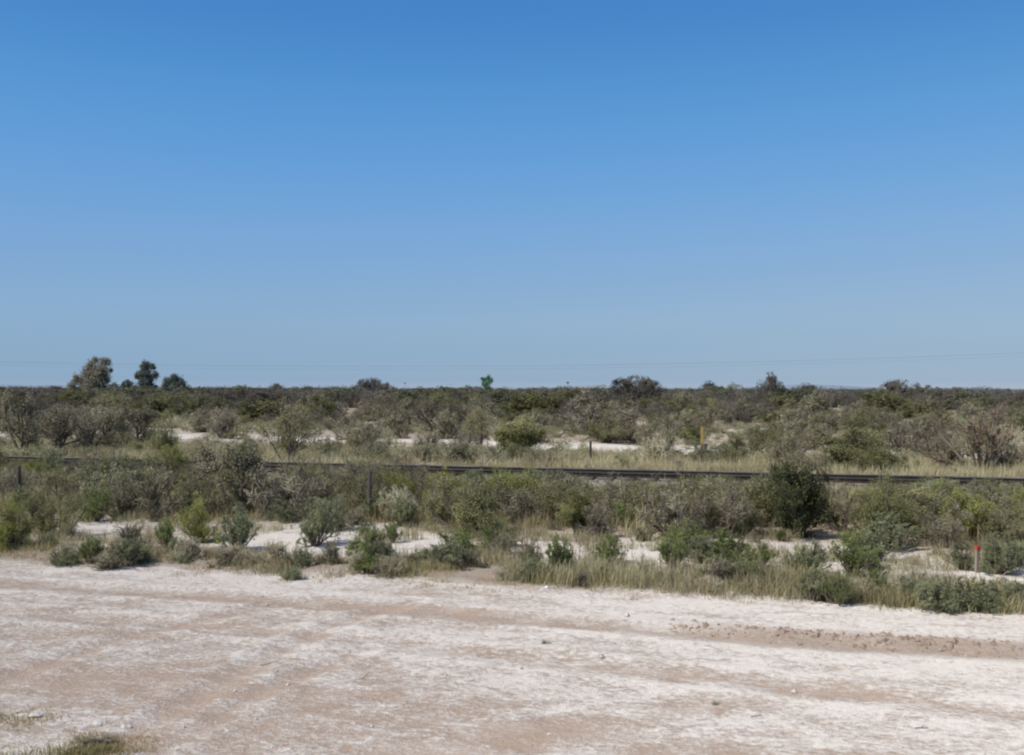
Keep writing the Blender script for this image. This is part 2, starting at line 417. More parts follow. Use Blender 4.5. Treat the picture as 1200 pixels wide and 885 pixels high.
def make_plant(kind, seed, lod=1.0):
    """two quad piles (branches, foliage or fine twigs), height 1 and width 1"""
    s = SPEC[kind]; r = np.random.default_rng(seed)
    B, T = Buf(), Buf()
    n = s['st']
    az = (np.arange(n) + r.uniform(-.4, .4, n)) / n * 2 * math.pi * 3.7
    lean = np.radians(r.uniform(*s['lean'], n))
    D = np.stack([np.sin(lean) * np.cos(az), np.sin(lean) * np.sin(az), np.cos(lean)], 1)
    P = np.stack([s['b'] * np.cos(az) * r.random(n), s['b'] * np.sin(az) * r.random(n), np.full(n, -.03)], 1)
    side = r.uniform(0, 6.28)
    Len = s['L'] * r.uniform(.5, 1.2, n) * (1 + .16 * np.cos(az - side))
    R = np.full(n, .016 if kind != 'tree' else .026) * r.uniform(.7, 1.2, n)
    stem_t = r.random(n)
    pl, rad = grow(r, P, D, Len, R, 5, .16, s['up'])
    tubes(B, r, pl, rad, stem_t, 4)
    cr = s['b'] * .8 + .012
    tubes(B, r, np.array([[(0, 0, -.06), (0, 0, -.02), (0, 0, .012)]]), np.array([[cr * 1.1, cr, cr * .6]]), [.3], 7)
    tn = stem_t
    for li, (m, tmin, spread, ratio) in enumerate(s['lv']):
        last = li == len(s['lv']) - 1
        m2 = m if not last else max(2, int(round(m * lod)))
        P, D, Len, R, idx = spawn(r, pl, rad, Len, m2, tmin, spread, ratio, .55)
        tn = np.clip(tn[idx] + r.normal(0, .18, len(idx)), 0, 1)
        pl, rad = grow(r, P, D, Len, np.maximum(R, s['tw']), 4 if not last else 3, .22, s['up'])
        if last:
            rad = np.full_like(rad, s['tw'] * lod ** -.35) * np.linspace(1, .5, rad.shape[1])
            ribbons(T if not s['nl'] else B, r, pl, rad, tn)
        else:
            tubes(B, r, pl, rad, tn, 3)
    if s['nl']:
        nl = int(s['nl'] * lod)
        p, d, k = along(r, pl, nl)
        p = p + s['cl'] * r.normal(size=p.shape)
        t = np.clip(tn[k] * .6 + .2 + r.normal(0, .2, nl), 0, 1)
        sc_ = lod ** -.3
        leaves(T, r, p, d, s['ll'] * sc_, s['lw'] * sc_, t)
    b, t = list(B.arrays()), list(T.arrays())
    allv = np.concatenate([b[0], t[0]])
    h = np.quantile(t[0][:, 2], .965); w = np.quantile(np.abs(t[0][:, :2] - np.median(t[0][:, :2], 0)), .945) * 2
    c = np.array([*np.median(t[0][:, :2], 0), 0]) * .7
    sl = np.array([1 / w, 1 / w, 1 / h])
    ecx = np.array([0, 0, .42]); er = np.array([.52, .52, .60])
    ph = r.uniform(0, 6.28, 4); l0 = {'thorn': .84, 'dome': .80, 'thorn_low': .84, 'rust': 1.12, 'airy': 1.05, 'sap': 1.1, 'juniper': 1.12, 'tree': 1.0}.get(kind, .92)
    for a in (b, t):
        a[0] = (a[0] - c) * sl
        # stray tips bend back to an uneven rounded outline
        p = (a[0] - ecx) / er
        rr = np.linalg.norm(p, axis=1)
        th = np.arctan2(p[:, 1], p[:, 0]); el = np.arctan2(p[:, 2], np.hypot(p[:, 0], p[:, 1]))
        lim = l0 + .11 * np.sin(2 * th + ph[0]) * np.cos(el) + .10 * np.sin(5 * th + ph[1]) * np.cos(el) + .10 * np.sin(4 * el + 3 * th + ph[2])
        nr = np.where(rr > lim, lim + .38 * (1 - np.exp(-(rr - lim) / .38)), rr)
        up_ = p[:, 2] > -.5
        p = np.where((up_ | (rr > 1.3))[:, None], p * (nr / np.maximum(rr, 1e-6))[:, None], p)
        a[0] = p * er + ecx
        keep = a[0][a[1]][:, :, 2].min(1) > -.06
        a[1], a[2], a[3] = a[1][keep], a[2][keep], a[3][keep]
    return b, t

#        kind -> (generator, branch material, top material, name of the top part, object name, category)
KINDS = {
 'thorn':  ('thorn', 'bark', 'thorn_twig', 'twigs', 'bare_shrub', 'shrub'),
 'brush':  ('thorn_low', 'bark', 'thorn_twig', 'twigs', 'twiggy_brush', 'brush'),
 'strawy': ('thorn_low', 'straw_twig', 'straw_twig', 'twigs', 'dry_shrub', 'shrub'),
 'rust':   ('rust', 'bark', 'rust_twig', 'twigs', 'rusty_shrub', 'shrub'),
 'olive':  ('olive', 'bark', 'olive', 'foliage', 'olive_shrub', 'shrub'),
 'lime':   ('olive', 'bark', 'lime', 'foliage', 'olive_shrub', 'shrub'),
 'airy':   ('airy', 'bark', 'olive', 'foliage', 'olive_shrub', 'shrub'),
 'green':  ('green', 'bark', 'green', 'foliage', 'green_shrub', 'shrub'),
 'blue':   ('green', 'bark', 'blue', 'foliage', 'grey_green_shrub', 'shrub'),
 'mound':  ('mound', 'bark', 'blue', 'foliage', 'grey_green_shrub', 'shrub'),
 'salt':   ('mound', 'bark', 'salt', 'foliage', 'pale_shrub', 'shrub'),
 'juniper':('juniper', 'bark', 'dark', 'foliage', 'evergreen_bush', 'bush'),
 'oliveb': ('juniper', 'bark', 'olive', 'foliage', 'olive_shrub', 'shrub'),
 'creo':   ('creo', 'bark', 'creo', 'foliage', 'dark_green_shrub', 'shrub'),
 'tree':   ('tree', 'bark', 'thorn_twig', 'foliage', 'small_tree', 'tree'),
 'fthorn': ('thorn', 'bark', 'farb', 'twigs', 'dark_brown_shrub', 'shrub'),
 'fcreo':  ('creo', 'bark', 'farg', 'foliage', 'dark_green_shrub', 'shrub'),
 'fdome':  ('dome', 'bark', 'farb', 'twigs', 'dark_brown_shrub', 'shrub'),
 'treeg':  ('sap', 'bark', 'olive', 'foliage', 'small_tree', 'tree'),
}
_gen, _mesh = {}, {}
def gen(g, i, lod):
    key = (g, i, lod)
    if key not in _gen: _gen[key] = make_plant(g, 100 + 37 * i + sum(map(ord, g)), lod)
    return _gen[key]

def meshes(kind, i, parts, lod):
    key = (kind, i, parts, lod)
    if key not in _mesh:
        g, bm, tm, tp, nm, _ = KINDS[kind]
        b, t = gen(g, i, lod)
        if parts:
            _mesh[key] = (quad_mesh('branches', b[0], b[1], b[2], None, [M[bm]]),
                          quad_mesh(tp, t[0], t[1], t[2], None, [M[tm]]))
        else:
            v = np.concatenate([b[0], t[0]]); q = np.concatenate([b[1], t[1] + len(b[0])])
            tt = np.concatenate([b[2], t[2]]); mi = np.concatenate([np.zeros(len(b[1]), int), np.ones(len(t[1]), int)])
            _mesh[key] = (quad_mesh(nm, v, q, tt, mi, [M[bm], M[tm]]),)
    return _mesh[key]

NVAR = 4
prng = np.random.default_rng(5)
def plant(kind, x, y, w, h, label, group=None, parts=None, z=None, lod=None):
    dist = math.hypot(x, y)
    if parts is None: parts = dist < 48
    if lod is None: lod = 1.0 if dist < 60 else .45
    ms = meshes(kind, int(prng.integers(NVAR)), parts, lod)
    if z is None: z = float(height(np.array([x]), np.array([y]), False)[0])
    nm, cat = KINDS[kind][4], KINDS[kind][5]
    rz = prng.uniform(0, 2 * math.pi)
    if parts:
        o = empty(nm, (x, y, z - .02), rz)
        for mm, pn in zip(ms, ('branches', KINDS[kind][3])):
            link(bpy.data.objects.new(pn, mm), o)
    else:
        o = link(bpy.data.objects.new(nm, ms[0])); o.location = (x, y, z - .02); o.rotation_euler = (0, 0, rz)
    o.rotation_euler.x = prng.uniform(-.05, .05); o.rotation_euler.y = prng.uniform(-.05, .05)
    o.scale = (w * prng.uniform(.88, 1.12), w * prng.uniform(.88, 1.12), h)
    return tag(o, label, cat, group)

taken = []
def pp(kind, px, base, wpx, hpx, label, group=None, lod=1.0):
    """a plant standing where the photograph shows it, on the ground"""
    x, y, z = ground_at(px, base)
    k = y / F
    taken.append((x, y, wpx * k * .5))
    return plant(kind, x, y, wpx * k, hpx * k * 1.05, label, group, z=z, lod=lod)

# ------------------------------------------------------------------ ground sheet
def steps(a, b, s0, growth):
    out = [a]; s = s0
    while out[-1] < b:
        out.append(out[-1] + s); s *= growth
    return np.array(out)

vv = np.concatenate([-steps(0, 4000, 1.0, 1.5)[::-1][:-1] + 4.0,
                     np.arange(4, 17, .055), steps(17, 40, .07, 1.006)])
vv = np.concatenate([vv[:-1], steps(vv[-1], 200, .3, 1.03)]); vv = np.concatenate([vv[:-1], steps(vv[-1], 16000, 8, 1.25)])
uh = np.concatenate([np.arange(0, 14, .085), steps(14, 60, .12, 1.02)]); uh = np.concatenate([uh[:-1], steps(uh[-1], 16000, 2, 1.25)])
uu = np.concatenate([-uh[::-1][:-1], uh]) + 1.0
U, V = np.meshgrid(uu, vv)
X, Y = to_xy(U, V)
# the dense part of the strip follows the view: shear the columns so they fan out with distance
Z = height(X, Y)
nv, nu = U.shape
vid = np.arange(nv * nu).reshape(nv, nu)
gq = np.stack([vid[:-1, :-1], vid[:-1, 1:], vid[1:, 1:], vid[1:, :-1]], -1).reshape(-1, 4)
gme = quad_mesh('ground', np.stack([X, Y, Z], -1).reshape(-1, 3), gq, None, None, [M['ground']])
gme.polygons.foreach_set('use_smooth', np.ones(len(gq), bool))

edge = 15.25 + 0.5 * (fbm(U * 0.35, V * 0.0, 5, 3) - 0.5)
verge = sstep(edge - .1, edge + .3, V)
pat = fbm(U * .22, V * .5, 41, 3)
road_s = .34 + .55 * (fbm(U * .16, V * .55, 43, 3) - .5) + .06 * sstep(13.3, 14.8, V)
s = road_s * (1 - verge)
bare = sstep(edge + .7, edge + 1.6, V) * (1 - sstep(19.6, 22.0, V))
op = 1 - sstep(.7, 1.3, open_d(U, V))
s += verge * (.15 + .18 * op + .34 * bare * sstep(.34, .6, pat + .1))
strip = np.exp(-((V - (51 - .10 * U)) / 3.4) ** 2)
s += sstep(40, 44, V) * (.55 * strip * sstep(.25, .5, fbm(U * .10, V * .12, 47, 2)) + .35 * (1 - sstep(80, 120, V)) * sstep(.52, .66, fbm(U * .07, V * .05, 48, 3)))
for T, w in ((TRK1, .28), (TRK2, .26), (TRK6, .3)):
    d = seg_dist(U, V, T)
    s += (1 - verge) * (-.22 * np.exp(-(d / w) ** 2) + .14 * np.exp(-((d - 1.8 * w) / (.3 * w)) ** 2))
for T, w in ((TRK3, .18), (TRK4, .18), (TRK5, .13)):
    d = seg_dist(U, V, T)
    s += (1 - verge) * (-.16 * np.exp(-(d / w) ** 2) + .10 * np.exp(-((d - 1.6 * w) / (.35 * w)) ** 2))
s = s + (1 - verge) * (.16 * (sstep(-8, 3, U + .3 * (V - 12)) - .55) + .14 * sstep(8.5, 12.5, V) - .08)
s = np.clip(s, -.4, 1.3)
soil = .78 * np.exp(-(seg_dist(U, V, [(a, b + .10) for a, b in TRK1]) / .42) ** 2) * sstep(-2.2, .2, U) * (1 - verge)
soil = np.maximum(soil, .25 * np.exp(-(seg_dist(U, V, TRK1) / .3) ** 2) * (1 - verge))
lit = verge * np.clip(.75 - .35 * op - .70 * bare + .5 * (fbm(U * .5, V * .7, 53, 3) - .5), 0, 1)
lit = np.where(V > 36, np.clip(.62 + .5 * sstep(75, 125, V) - .62 * strip + .8 * (fbm(U * .15, V * .12, 54, 3) - .5), 0, 1), lit)
for nm, arr in (('salt', s), ('soil', soil), ('litter', lit)):
    at = gme.attributes.new(nm, 'FLOAT', 'POINT'); at.data.foreach_set('value', arr.astype(np.float32).ravel())
tag(link(bpy.data.objects.new('ground', gme)), kind='structure')

# far low hills along the horizon
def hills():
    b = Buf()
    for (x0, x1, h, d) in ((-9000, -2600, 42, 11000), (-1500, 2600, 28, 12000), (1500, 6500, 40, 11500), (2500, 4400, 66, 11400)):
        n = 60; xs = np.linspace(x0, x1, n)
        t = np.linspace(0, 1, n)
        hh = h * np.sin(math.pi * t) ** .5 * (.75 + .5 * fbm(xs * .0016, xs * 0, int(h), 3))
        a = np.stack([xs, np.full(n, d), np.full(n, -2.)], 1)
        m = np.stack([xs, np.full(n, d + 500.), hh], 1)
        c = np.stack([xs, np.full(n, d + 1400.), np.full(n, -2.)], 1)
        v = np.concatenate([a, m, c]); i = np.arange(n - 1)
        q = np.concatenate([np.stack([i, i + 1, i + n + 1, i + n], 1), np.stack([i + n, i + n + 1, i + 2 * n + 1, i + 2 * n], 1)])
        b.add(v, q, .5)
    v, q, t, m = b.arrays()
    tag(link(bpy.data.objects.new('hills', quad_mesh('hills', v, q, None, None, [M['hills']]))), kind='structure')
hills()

# ------------------------------------------------------------------ small mesh pieces
def prism(profile, p0, p1, up=(0, 0, 1), cap=True):
    """profile (n,2) swept from p0 to p1 as quads; caps as fans of quads"""
    p0 = np.array(p0, float); p1 = np.array(p1, float)
    d = norm(p1 - p0); a = norm(np.cross(np.array(up, float), d)); b = np.cross(d, a)
    pr = np.array(profile, float); n = len(pr)
    ring = lambda c: c + pr[:, :1] * a + pr[:, 1:] * b
    v = np.concatenate([ring(p0), ring(p1)])
    i = np.arange(n); j = (i + 1) % n
    faces = [tuple(f) for f in np.stack([i, j, j + n, i + n], 1)]
    if cap: faces += [tuple(range(n))[::-1], tuple(range(n, 2 * n))]
    return v, faces

def pymesh(name, pieces, mats, smooth=False):
    vs, fs, ms = [], [], []
    n = 0
    for v, f, mi in pieces:
        vs += [tuple(p) for p in v]; fs += [tuple(int(k) + n for k in ff) for ff in f]
        ms += list(mi) if hasattr(mi, '__len__') else [mi] * len(f); n += len(v)
    me = bpy.data.meshes.new(name); me.from_pydata(vs, [], fs)
    for m_ in mats: me.materials.append(m_)
    me.polygons.foreach_set('material_index', ms)
    if smooth: me.polygons.foreach_set('use_smooth', [True] * len(fs))
    me.update()
    return me

def lathe(rings, sides=10, seed=0, rough=0.0):
    """closed tube through rings of (x, y, z, radius)"""
    r = np.random.default_rng(seed); v = []; f = []
    ph = r.random() * 3
    for (x, y, z, rad) in rings:
        for k in range(sides):
            a = k * 2 * math.pi / sides + ph
            rr = rad * (1 + rough * r.uniform(-1, 1))
            v.append((x + rr * math.cos(a), y + rr * math.sin(a), z))
    for i in range(len(rings) - 1):
        for k in range(sides):
            k2 = (k + 1) % sides
            f.append((i * sides + k, i * sides + k2, (i + 1) * sides + k2, (i + 1) * sides + k))
    f.append(tuple(range(sides))[::-1]); n = (len(rings) - 1) * sides
    f.append(tuple(range(n, n + sides)))
    return np.array(v), f

def lump(rx, ry, rz, seed, amp=.25):
    import bmesh
    bm = bmesh.new(); bmesh.ops.create_icosphere(bm, subdivisions=3, radius=1)
    r = np.random.default_rng(seed); o = r.random(3) * 50
    vs = np.array([v.co[:] for v in bm.verts])
    k = 1 + amp * 2 * (fbm(vs[:, 0] * 1.7 + o[0] + vs[:, 2], vs[:, 1] * 1.7 + o[1] - vs[:, 2], seed, 3) - .5)
    vs = vs * k[:, None] * np.array([rx, ry, rz])
    f = [tuple(v.index for v in fc.verts) for fc in bm.faces]
    bm.free()
    return vs, f

def single(name, pieces, mats, loc, label, cat, group=None, rz=0.0, rx=0.0, ry=0.0, smooth=False):
    o = link(bpy.data.objects.new(name, pymesh(name, pieces, mats, smooth)))
    o.location = loc; o.rotation_euler = (rx, ry, rz)
    return tag(o, label, cat, group)

# ------------------------------------------------------------------ railway
def railway():
    def P(u, v, z): x, y = to_xy(u, v); return (x, y, z)
    # ballast bed
    n = 500; us = np.linspace(-150, 130, n)
    prof = [(28.75, .0), (29.2, .17), (29.75, .305), (31.3, .312), (32.85, .305), (33.4, .17), (33.9, .0)]
    v = []
    for u in us:
        for (a, z) in prof:
            vv_ = a + (.10 * (vnoise(np.array([u * 2.0]), np.array([a * 3.]), 91)[0] - .5) if a != 31.3 else 0)
            v.append(P(u, vv_, z + .05 * (vnoise(np.array([u * 3.1]), np.array([a * 7.]), 92)[0] - .5)))
    k = len(prof); f = []
    for i in range(n - 1):
        for j in range(k - 1):
            f.append((i * k + j, (i + 1) * k + j, (i + 1) * k + j + 1, i * k + j + 1))
    o = link(bpy.data.objects.new('ballast', pymesh('ballast', [(np.array(v), f, 0)], [M['ballast']])))
    tag(o, kind='structure')
    x, y = to_xy(0, 31.3)
    root = empty('railway_track', (x, y, .325), -A)
    tag(root, 'single railway track of two dark rusty rails crossing the scrub behind the fence', 'railway track')
    W = [(-.07, 0), (.07, 0), (.07, .02), (.012, .035), (.012, .115), (.036, .125), (.036, .158), (.028, .166), (-.028, .166), (-.036, .158), (-.036, .125), (-.012, .115), (-.012, .035), (-.07, .02)]
    for s in (-1, 1):
        vts, fc = prism(W, (-150, s * .75, .05), (130, s * .75, .05)); vts[:, 2] = .05 + (vts[:, 2] - .05) * .82
        mi = [1 if i in ((7,) if s < 0 else (6, 7, 8, 9)) else 0 for i in range(len(fc))]  # polished top; far rail's head sides also pale, a reflection put into the colour
        link(bpy.data.objects.new('rail', pymesh('rail', [(vts, fc, mi)], [M['rail'], M['railtop']])), root)
    sw = [(-.12, -.1), (.12, -.1), (.12, .035), (.105, .05), (-.105, .05), (-.12, .035)]
    vts, fc = prism(sw, (0, -1.25, 0), (0, 1.25, 0))
    sme = pymesh('sleeper', [(vts, fc, 0)], [M['sleeper']])
    rest = []
    for i, u in enumerate(np.arange(-149, 129.5, .62)):
        if -32 < u < 26:
            so = link(bpy.data.objects.new('sleeper', sme), root)
            so.location = (u + prng.uniform(-.03, .03), prng.uniform(-.03, .03), prng.uniform(-.008, .004)); so.rotation_euler = (0, 0, prng.uniform(-.02, .02))
        else:
            rest.append((vts + np.array([u, 0, 0]), fc, 0))
    tag(link(bpy.data.objects.new('sleepers', pymesh('sleepers', rest, [M['sleeper']])), root), kind='stuff')
railway()

# ------------------------------------------------------------------ posts, stakes, poles
def wood_post(px, base, top, wpx, label, lean=(0, 0), group=None, seed=1):
    x, y, z = ground_at(px, base); k = y / F; h = (base - top) * k; r = wpx * k * .5
    v, f = lathe([(0, 0, -.15, r * 1.08), (0, 0, h * .3, r * 1.04), (.01, 0, h * .65, r * .98), (.012, 0, h * .97, r * .93), (.012, 0, h, r * .8)], 9, seed, .07)
    single('fence_post', [(v, f, 0)], [M['wood']], (x, y, z), label, 'fence post', group, rx=lean[0], ry=lean[1])

def steel_post(px, base, top, label, group=None, lean=0.0, s=1.0):
    x, y, z = ground_at(px, base); k = y / F; h = (base - top) * k
    T = [(-.03, .004), (-.03, -.004), (-.005, -.004), (-.005, -.035), (.005, -.035), (.005, -.004), (.03, -.004), (.03, .004)]
    v, f = prism([(a * s, b * s) for a, b in T], (0, 0, -.15), (0, 0, h), up=(0, 1, 0))
    single('fence_post', [(v, f, 0)], [M['steel']], (x, y, z), label, 'fence post', group, ry=lean)

wood_post(432, 611, 551, 5.0, 'thick grey wooden fence post standing on bare white soil before the railway', (0.0, .01), seed=3)
wood_post(22, 588, 546, 5.0, 'dark wooden fence post half hidden in scrub at the far left', (0, -.02), seed=4)
wood_post(305, 603, 556, 4.0, 'dark slim wooden post inside the tall dark shrub left of the thick post', (0, .015), seed=5)
steel_post(115, 590, 553, 'thin dark steel fence post in the thicket right of the far left wooden post', lean=.02)
steel_post(1105, 612, 579, 'short dark post among olive scrub near the right end below the track', lean=-.02, s=1.4)
steel_post(692, 545, 517, 'thin dark fence post by the white dirt strip behind the track', s=1.5)
steel_post(827, 541, 520, 'short dark post just right of the yellow marker post', s=2.2)
steel_post(564, 531, 511, 'short dark post below a small bush behind the middle of the track', s=2.2)

def red_stake():
    x, y, z = ground_at(1145, 671); k = y / F; h = 31 * k
    root = empty('marker_stake', (x, y, z)); root.rotation_euler = (0, .03, .4)
    tag(root, 'short wooden survey stake with a red painted top at right by the verge', 'stake')
    s = .034
    v, f = prism([(-s, -s * .6), (s, -s * .6), (s, s * .6), (-s, s * .6)], (0, 0, -.12), (0, 0, h - .055), up=(0, 1, 0))
    link(bpy.data.objects.new('stake_shaft', pymesh('stake_shaft', [(v, f, 0)], [M['stakewood']])), root)
    s = .040
    v, f = prism([(-s, -s * .68), (s, -s * .68), (s, s * .68), (-s, s * .68)], (0, 0, h - .055), (0, 0, h), up=(0, 1, 0))
    link(bpy.data.objects.new('painted_top', pymesh('painted_top', [(v, f, 0)], [M['red']])), root)
red_stake()

def yellow_marker():
    x, y, z = ground_at(823, 536); k = y / F; h = 36 * k
    w, t = 2.9 * k / 2, .035
    v1, f1 = prism([(-w, -t), (w, -t), (w, t), (-w, t)], (0, 0, -.2), (0, 0, h - .04), up=(0, 1, 0))
    v2, f2 = prism([(-w, -t), (w, -t), (w * .8, t), (-w * .8, t)], (0, 0, h - .04), (0, 0, h), up=(0, 1, 0))
    v2[4:] *= np.array([.8, .8, 1])
    single('marker_post', [(v1, f1, 0), (v2, f2, 0)], [M['yellow']], (x, y, z), 'yellow flat marker post standing in scrub behind the track', 'marker post', rz=.15)
yellow_marker()

def far_pole(px, top, dist, wpx, label, head=None, pale=True):
    k = dist / F; d = ray(px, 457); x = d.x / d.y * dist
    hor = 456.5 + (px - 600) * .0026
    h = CAMH + (hor - top) * k; r = wpx * k * .5
    root = empty('far_pole', (x, dist, 0)); tag(root, label, 'pole')
    v, f = lathe([(0, 0, -.2, r), (0, 0, h * .5, r * .95), (0, 0, h, r * .8)], 8)
    link(bpy.data.objects.new('pole_shaft', pymesh('pole_shaft', [(v, f, 0)], [M['pole' if pale else 'darkpole']])), root)
    if head:
        hw = head * k * .5
        v, f = lathe([(0, 0, h - hw * .9, hw * .25), (0, 0, h - hw * .5, hw * .8), (0, 0, h, hw), (0, 0, h + hw * .45, hw * .9), (0, 0, h + hw * .7, hw * .3)], 10)
        link(bpy.data.objects.new('pole_head', pymesh('pole_head', [(v, f, 0)], [M['darkpole']])), root)
far_pole(665.3, 448.5, 320, 1.0, 'thin pale pole with dark head on the horizon right of the bright green tree', 3.0)
far_pole(474.5, 449.0, 360, .9, 'faint thin pole with small dark head on the horizon behind mid left scrub', 2.0)
far_pole(868.7, 449.5, 260, 1.5, 'short pale pole rising from scrub beside the dark rounded tree at right')
far_pole(1085.2, 456.0, 240, 1.7, 'pale squat pole near the right end of the horizon scrub')

# overhead line: two wires sagging between two poles that stand outside the picture
def overhead():
    D = 210.0; k = D / F
    def wz(px, off): return CAMH + (off + 18.0 * ((px - 400) / 800.0) ** 2) * k
    def X_(px): return (px - 600) * k
    for off, dy, lab in ((26.5, 0.0, 'thin upper overhead wire sagging across the sky above the horizon'), (22.8, -1.0, 'thin lower overhead wire sagging across the sky just under the upper one')):
        pxs = np.linspace(-520, 1320, 120)
        pl = np.array([[(X_(p), D + dy, wz(p, off)) for p in pxs]])
        b = Buf(); tubes(b, np.random.default_rng(1), pl, np.full((1, 120), .013 if off > 25 else .008), .5, 5)
        v, q, t, m = b.arrays()
        o = link(bpy.data.objects.new('overhead_wire', quad_mesh('overhead_wire', v, q, None, None, [M['wire']])))
        tag(o, lab, 'wire')
    for p, lab in ((-520, 'wooden utility pole left of the view holding the wires'), (1320, 'wooden utility pole right of the view holding the wires')):
        h = wz(p, 26.5)
        root = empty('utility_pole', (X_(p), D, 0)); tag(root, lab, 'utility pole')
        v, f = lathe([(0, 0, -.4, .16), (0, 0, h * .5, .14), (0, 0, h + .3, .11)], 10)
        link(bpy.data.objects.new('pole_shaft', pymesh('pole_shaft', [(v, f, 0)], [M['wood']])), root)
        zc = wz(p, 22.8) - .12
        v, f = prism([(-.06, -.05), (.06, -.05), (.06, .05), (-.06, .05)], (0, -1.2, zc), (0, -.11, zc))
        link(bpy.data.objects.new('crossarm', pymesh('crossarm', [(v, f, 0)], [M['wood']])), root)
overhead()

# ------------------------------------------------------------------ far trees: trunk, limbs and leaf clumps
def blob_tree(name, dist, blobs, trunk_px, tx, leaf, seed, label, n=5200, lsize=.16, cat='tree'):
    k = dist / F; r = np.random.default_rng(seed)
    hor = lambda px: 456.5 + (px - 600) * .0026
    X0 = (trunk_px - 600) * k
    root = empty(name, (X0, dist, 0)); tag(root, label, cat)
    T, L = Buf(), Buf()
    cs = []
    for (px, py, rp) in blobs:
        cs.append(((px - trunk_px) * k, r.uniform(-.6, .6) * rp * k * 1.5, CAMH + (hor(px) - py) * k, rp * k * 1.16))
    top = max(c[2] for c in cs)
    tr = np.array([[(0, 0, -.2), (.05, 0, top * .3), (.1, .05, top * .55), (tx * k, 0, top * .8)]])
    tubes(T, r, tr, np.array([[.34, .27, .2, .1]]) * top / 9, [.5], 8)
    st = np.array([tr[0, int(r.integers(1, 3))] for c in cs]); en = np.array([c[:3] for c in cs])
    md = (st + en) / 2 + np.array([0, 0, -.2])
    pl = np.stack([st, md, en], 1)
    tubes(T, r, pl, np.full((len(cs), 1), .09 * top / 9) * np.array([[1, .7, .35]]), r.random(len(cs)), 5)
    tot = sum(c[3] ** 2 for c in cs)
    for c in cs:
        m = int(n * c[3] ** 2 / tot) + 20
        # sub-clumps inside each blob
        ns = 14; sd = norm(r.normal(size=(ns, 3))) * (r.random((ns, 1)) ** .4) * c[3] * .85
        which = r.integers(0, ns, m)
        p = np.array(c[:3]) + sd[which] + r.normal(size=(m, 3)) * c[3] * .24
        leaves(L, r, p, np.tile((0, 0, -.4), (m, 1)), lsize * 2, lsize * .55, np.clip(r.random(ns)[which] * .6 + r.normal(.2, .15, m), 0, 1))
    v, q, t, m = T.arrays(); link(bpy.data.objects.new('trunk', quad_mesh('trunk', v, q, t, None, [M['bark']])), root)
    v, q, t, m = L.arrays(); link(bpy.data.objects.new('crown', quad_mesh('crown', v, q, t, None, [M[leaf]])), root)

Zc = lambda lst, ox=70, oy=405, s=7.375: [(ox + a / s, oy + b / s, c / s) for a, b, c in lst]
blob_tree('large_tree', 205, Zc([(312, 128, 30), (262, 160, 30), (405, 150, 40), (285, 210, 75), (375, 210, 58), (235, 252, 55), (150, 285, 42), (330, 300, 82), (395, 290, 32), (118, 345, 38), (215, 340, 62), (285, 370, 72), (445, 212, 16), (370, 370, 45)]),
          106.5, 0, 'euc', 1, 'tall broad grey green tree leaning right, leftmost and biggest on the horizon', 17000, .16)
blob_tree('large_tree', 215, Zc([(752, 162, 30), (800, 185, 26), (708, 190, 30), (750, 222, 48), (700, 258, 38), (665, 260, 20), (825, 253, 34), (775, 300, 40), (715, 330, 38), (832, 350, 12), (785, 345, 36), (730, 375, 40)]),
          172.5, 1, 'euc2', 2, 'dark knobbly upright tree, middle of the three tall trees at left horizon', 9000, .15)
blob_tree('large_tree', 230, Zc([(992, 268, 24), (945, 305, 36), (1000, 310, 46), (1052, 322, 34), (930, 345, 30), (1062, 348, 26), (990, 350, 50)]),
          204.5, 0, 'euc2', 3, 'small rounded dark tree, rightmost of the three tall trees at left horizon', 8000, .16)
blob_tree('small_tree', 260, Zc([(580, 325, 24), (555, 332, 16), (612, 330, 18), (590, 345, 20)]),
          149.5, 0, 'euc2', 4, 'tiny faint flat crowned tree between the two tallest horizon trees', 1300, .2)
blob_tree('small_tree', 260, Zc([(460, 350, 26), (475, 362, 24), (440, 365, 20)]),
          132.5, 0, 'euc2', 6, 'low faint round tree just right of the biggest horizon tree', 1200, .2)
blob_tree('small_tree', 250, [(572.5, 442.3, 2.6), (567.5, 445.5, 2.8), (573.8, 447.6, 2.8), (568.5, 450.5, 3.2), (571, 454.5, 3.6), (576.0, 444.5, 1.6), (564.8, 443.6, 1.3)],
          570, 0, 'teal', 5, 'small bright green tree standing alone on the horizon near the middle', 1900, .17)

